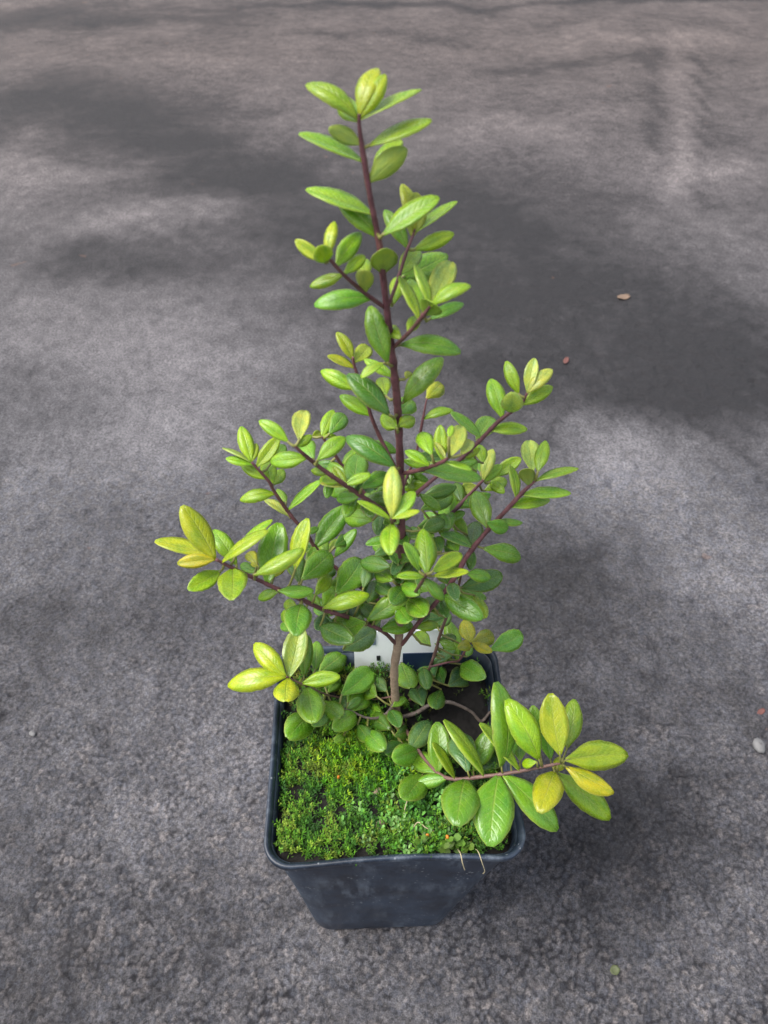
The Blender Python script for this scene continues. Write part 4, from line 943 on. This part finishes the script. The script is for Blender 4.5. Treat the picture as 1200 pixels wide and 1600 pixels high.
VARS = [leaf_mesh(a, c, p, s, i) for i, (a, c, p, s) in enumerate([(.05, .35, .30, .0), (.08, .1, .35, .3), (.02, -.3, .15, -.25), (.11, .5, .3, .15), (.0, .2, .4, -.4), (.06, -.15, .25, .45), (.13, .25, .3, -.15), (.04, .6, .25, .3)])]
FLATS = [leaf_mesh(a, c, p, s, 20 + i) for i, (a, c, p, s) in enumerate([(.14, .45, .25, .1), (.17, .3, .2, -.15), (.10, .6, .3, .2)])]     # arched leaves
EDGE = [leaf_mesh(a, c, p, s, 40 + i) for i, (a, c, p, s) in enumerate([(.045, .1, .12, .1), (.07, .2, .10, -.1), (.02, -.1, .12, .15)])]      # flat leaves
CUPS = [leaf_mesh(a, c, p, s, 30 + i) for i, (a, c, p, s) in enumerate([(-.02, -.7, .1, .1), (.03, -.5, .15, -.2)])]                  # hollow leaves

# ------------------------------------------------------------------ the shrub
shrub = bpy.data.objects.new('shrub', None); COL.objects.link(shrub); shrub.empty_display_size = .03; shrub.location = PLANT_BASE
tag(shrub, 'young evergreen shrub with small glossy leaves, yellow-green tips and purple stems in the pot', 'shrub')
BM = {'stem': M_STEM, 'right_low': M_PINK, 'woody': M_GREY, 'twig': M_GREY, 'low': M_GREY, 'left_low': M_PINK, 'right_stem': M_PINK}
U = 1e-4
tb_, objs = [], []
for nm, pts in BRANCHES:
    c = catmull(pts, 9) * U; T = Tubes(); rn = random.Random(len(c))
    rad = [max(r_, .00012) * (1 + rn.uniform(-.07, .09)) for r_ in c[:, 3]]
    T.c = c[:, :3]; T.rad = rad; T.nm = nm; tb_.append(T)
for L in LEAVES:                                               # the stem swells at each leaf
    T = tb_[L[0]]; i = int(np.argmin(((T.c - np.array(L[1]) * U) ** 2).sum(1)))
    T.rad[i] *= 1.10
for T in tb_: T.rad = [min(r_, 1.25 * c_) for r_, c_ in zip(T.rad, np.array(T.rad).clip(0, 1))]; T.add(T.c, T.rad, 9, 0)
for L in LEAVES:                                               # leaf stalks belong to their branch
    T = tb_[L[0]]; Q, B, E = (Vector(v) * U for v in L[1:4]); ax = (E - B); d = (B - Q).length
    m = Q + (B - Q) * .5 + Vector((0, 0, -.12 * d)) if d > .0015 else Q + (B - Q) * .5
    T.add([Q, m, B, B + ax * .07], [.00045, .0004, .00036, .00022], 6, 1)
for T in tb_:
    nm = T.nm
    o = T.build('stem' if nm == 'stem' else 'twig' if nm in ('woody', 'twig') else 'branch', [BM.get(nm, M_PURPLE), M_PET], shrub); objs.append(o)
    if nm == 'woody': o['label'] = 'bare grey woody twig over the dark soil'
rl = random.Random(3)
fv, ff, fm, fuv, fc = [], [], [], [], []
for bi, Q, B, E, N, W, kind, edge, inner in LEAVES:
    B = Vector(B) * U; E = Vector(E) * U; N = Vector(N) / 100; ax = E - B; L = ax.length; ax.normalize()
    N = (N - ax * N.dot(ax)).normalized(); X = ax.cross(N)
    KL, KW = (1.08, 1.12) if kind in 'GDB' else (1.05, 1.06)
    if BRANCHES[bi][0] in ('low', 'right_stem'): KL, KW = .98, .98
    cp = kind == 'P' and rl.random() < .4
    me = rl.choice(EDGE) if edge else rl.choice(CUPS) if cp else rl.choice(VARS + FLATS[:2])
    MX = Matrix.Translation(B) @ Matrix((X, ax, N)).transposed().to_4x4() @ Matrix.Diagonal((W * U * KW, L * KL, L, 1))
    c = LEAFCOL[kind]; f = rl.uniform(.82, 1.18); hshift = rl.uniform(-.12, .12)
    c = (c[0] * f * (1 + hshift), c[1] * f, c[2] * f * (1 - hshift), 1)
    if inner:                                                  # small leaves deep in the crown, too many to pick apart
        b0 = len(fv); fv += [MX @ v.co for v in me.vertices]; fc += [c] * len(me.vertices)
        ul = me.uv_layers[0].data
        for p in me.polygons:
            ff.append([b0 + v for v in p.vertices]); fm.append(p.material_index); fuv += [tuple(ul[l].uv) for l in p.loop_indices]
        continue
    o = link('leaf', me, objs[bi]); o.matrix_basis = MX; o.color = c
me = mesh('inner_foliage', fv, ff, [M_IT, M_IU], fm)
ul = me.uv_layers.new(name='UVMap'); ul.data.foreach_set('uv', np.array(fuv, dtype=np.float32).reshape(-1))
at = me.color_attributes.new('Col', 'FLOAT_COLOR', 'POINT'); at.data.foreach_set('color', np.array(fc, dtype=np.float32).reshape(-1))
tag(link('inner_foliage', me, shrub), 'small shaded leaves inside the crown', kind='stuff')

# ------------------------------------------------------------------ plant label at the back of the pot
def box(cx, cy, cz, sx, sy, sz):
    V = [(cx + i * sx / 2, cy + j * sy / 2, cz + k * sz / 2) for i in (-1, 1) for j in (-1, 1) for k in (-1, 1)]
    return V, [(0, 1, 3, 2), (4, 6, 7, 5), (0, 4, 5, 1), (2, 3, 7, 6), (0, 2, 6, 4), (1, 5, 7, 3)]
lab = bpy.data.objects.new('plant_label', None); COL.objects.link(lab); lab.location = (.0062, .0385, .1095); lab.rotation_euler = (math.radians(-11), 0, math.radians(2)); lab.empty_display_size = .02
tag(lab, 'white plastic plant label with dark print stuck upright into the soil behind the stem', 'label')
M_WHITE = mat_plain('white_plastic', (.90, .91, .92), .45, .06); M_NAVY = mat_plain('dark_blue_plate', (.012, .028, .07), .5, .1); M_GB = mat_plain('grey_blue_print', (.13, .17, .22), .5, .3); M_BLACK = mat_plain('black_print', (.012, .012, .014), .5, .1)
def plate(nm, x, z, sx, sz, m, y=0, th=.0006):
    V, Fc = box(x, y, z, sx, th, sz); return link(nm, mesh(nm, V, Fc, [m], smooth=False), lab)
plate('tag_plate', 0, .0115, .0375, .025, M_WHITE)
plate('navy_band', .0102, .0056, .0168, .0110, M_NAVY, -.00045)  # navy plate on the label, shaped to merge with the dark pot
plate('print_patch', -.0120, .0198, .0050, .0060, M_GB, -.00045)
plate('print_mark', -.0085, .0088, .0016, .0026, M_BLACK, -.00045)

# ------------------------------------------------------------------ seeds and threads on the moss
def pebble(nm, loc, size, m, seed, flat=1.0, label=None, cat=None, group=None):
    r = random.Random(seed); V, Fc = [], []; nu, nv = 9, 6
    for i in range(nv + 1):
        th = math.pi * i / nv
        for j in range(nu):
            ph = 2 * math.pi * j / nu; k = 1 + r.uniform(-.16, .16)
            V.append((size[0] * k * math.sin(th) * math.cos(ph), size[1] * k * math.sin(th) * math.sin(ph), size[2] * k * math.cos(th)))
    for i in range(nv):
        for j in range(nu): Fc.append((i * nu + j, (i + 1) * nu + j, (i + 1) * nu + (j + 1) % nu, i * nu + (j + 1) % nu))
    o = link(nm, mesh(nm, V, Fc, [m])); o.location = loc; o.rotation_euler = (0, 0, r.uniform(0, 6)); tag(o, label, cat, group); return o
M_ORANGE = mat_plain('orange_husk', (.62, .20, .02), .5, .3); M_BEIGE = mat_plain('beige_husk', (.24, .18, .12), .8, .6, 800)
def on_moss(x, y, h): wx, wy = P2W(x, y); return (wx / 100, wy / 100, (float(soil_h(np.array([x]), np.array([y]))[0]) + h) / 100)
pebble('seed_husk', on_moss(-1.95, -1.15, .42), (.0007, .0006, .0010), M_ORANGE, 1, label='tiny orange seed husk in the lime moss left of the stem', cat='seed husk')
pebble('seed_husk', on_moss(1.75, -3.75, .62), (.0008, .0006, .0006), M_ORANGE, 2, label='orange seed husk on the liverwort at the front rim', cat='seed husk')
pebble('seed_husk', on_moss(1.1, -3.6, .55), (.0006, .0006, .0006), M_ORANGE, 3, label='small yellow-orange husk beside the pale threads in the liverwort', cat='seed husk')
pebble('dry_clump', on_moss(-.55, -1.75, .22), (.0018, .0016, .0007), M_BEIGE, 4, label='small beige dry clump among the moss in mid pot', cat='clump')
pebble('dry_clump', on_moss(-.50, -3.05, .22), (.0022, .0018, .0008), M_BEIGE, 5, label='larger beige dry clump near the front rim', cat='clump')
M_THREAD = mat_plain('pale_root', (.42, .36, .22), .6, .3)
def thread(nm, pts, r, label):
    T = Tubes(); c = catmull([(*[q for q in p],) for p in pts], 8) / 100; T.add(c, [r] * len(c), 6); o = T.build(nm, [M_THREAD]); tag(o, label, 'root thread'); return o
def pw(x, y, z): a, b = P2W(x, y); return (a, b, z)
thread('root_thread', [pw(2.1, -3.9, 11.5), pw(2.15, -4.3, 12.05), pw(2.2, -4.55, 11.9), pw(2.32, -4.6, 11.3)], .00022, 'short pale root thread hanging over the front rim below the liverwort')
thread('root_thread', [pw(2.7, -3.9, 11.4), pw(2.75, -4.25, 12.03), pw(2.85, -4.56, 11.9), pw(3.0, -4.62, 11.2), pw(2.98, -4.58, 10.8)], .00018, 'longer curved root thread hanging over the rim towards the corner')
thread('root_thread', [pw(.55, -3.3, 11.4), pw(.8, -3.1, 11.9), pw(1.1, -3.3, 11.85), pw(1.5, -3.4, 11.7)], .00022, 'pale thread lying across the liverwort')
thread('root_thread', [pw(.3, -2.9, 11.3), pw(.38, -2.6, 11.9), pw(.5, -2.3, 12.1)], .00018, 'thin pale thread standing up from the liverwort')

# ------------------------------------------------------------------ litter on the asphalt
def fragment(nm, x, y, l, w_, rot, m, label, cat, curl=.25, seed=0):
    r = random.Random(seed); V, Fc = [], []; a, b = 7, 4
    for s in (0, 1):
        for i in range(a):
            for j in range(b):
                u = i / (a - 1); q = j / (b - 1) * 2 - 1; hw_ = .5 * w_ * (math.sin(math.pi * (.08 + .84 * u)) ** .7)
                V.append(((u - .5) * l, q * hw_ * (1 + r.uniform(-.1, .1) * (1 - s)), curl * w_ * (q * q + (2 * u - 1) ** 2) * .5 - s * .0003))
    n_ = a * b
    for i in range(a - 1):
        for j in range(b - 1):
            k = i * b + j; q = (k, k + b, k + b + 1, k + 1); Fc.append(q[::-1]); Fc.append(tuple(n_ + z for z in q))
    ring = [i * b for i in range(a)] + [(a - 1) * b + j for j in range(1, b)] + [i * b + b - 1 for i in range(a - 2, -1, -1)] + [j for j in range(b - 2, 0, -1)]
    for p, q in zip(ring, ring[1:] + ring[:1]): Fc.append((p, q, n_ + q, n_ + p))
    o = link(nm, mesh(nm, V, Fc, [m])); o.rotation_euler = (0, 0, rot); o.location = (x / 100, y / 100, GZ(x, y)); tag(o, label, cat); return o
bpy.context.view_layer.update()
gnd = bpy.data.objects['ground']
def GZ(x, y):
    ok, p, nrm_, i = gnd.ray_cast(Vector((x / 100, y / 100, .5)), Vector((0, 0, -1))); return p.z + .0004 if ok else 0
M_RED = mat_plain('red_petal', (.14, .055, .045), .6, .4); M_TAN = mat_plain('dry_leaf', (.17, .115, .08), .7, .4); M_GRN = mat_plain('green_speck', (.09, .105, .045), .6, .3); M_CHIP = mat_plain('pale_chip', (.16, .157, .157), .6, .3)
fragment('petal_fragment', 16.07, 42.6, .010, .0045, 1.2, M_RED, 'small red petal scrap on the dark damp asphalt behind the right branch', 'petal', seed=1)
fragment('petal_fragment', 21.6, 8.1, .006, .003, .6, M_RED, 'tiny red scrap on the asphalt beside a pale chip', 'petal', seed=2)
fragment('leaf_fragment', 23.4, 53.1, .013, .009, .3, M_TAN, 'dry tan leaf scrap lying on the damp asphalt', 'leaf scrap', seed=4)
fragment('leaf_fragment', 10.5, -5.0, .0045, .004, .5, M_GRN, 'small green leaf speck on the asphalt in front of the pot', 'leaf scrap', seed=5)
pebble('stone_chip', (.2075, .0598, GZ(20.75, 5.98) + .001), (.0045, .0035, .0022), M_CHIP, 8, label='pale round stone chip on the asphalt beside a tiny red scrap', cat='stone chip')
pebble('stone_chip', (-.1971, .0675, GZ(-19.71, 6.75) + .0005), (.0022, .0016, .0012), M_CHIP, 9, label='tiny whitish stone chip on dark asphalt level with the pot rim', cat='stone chip')
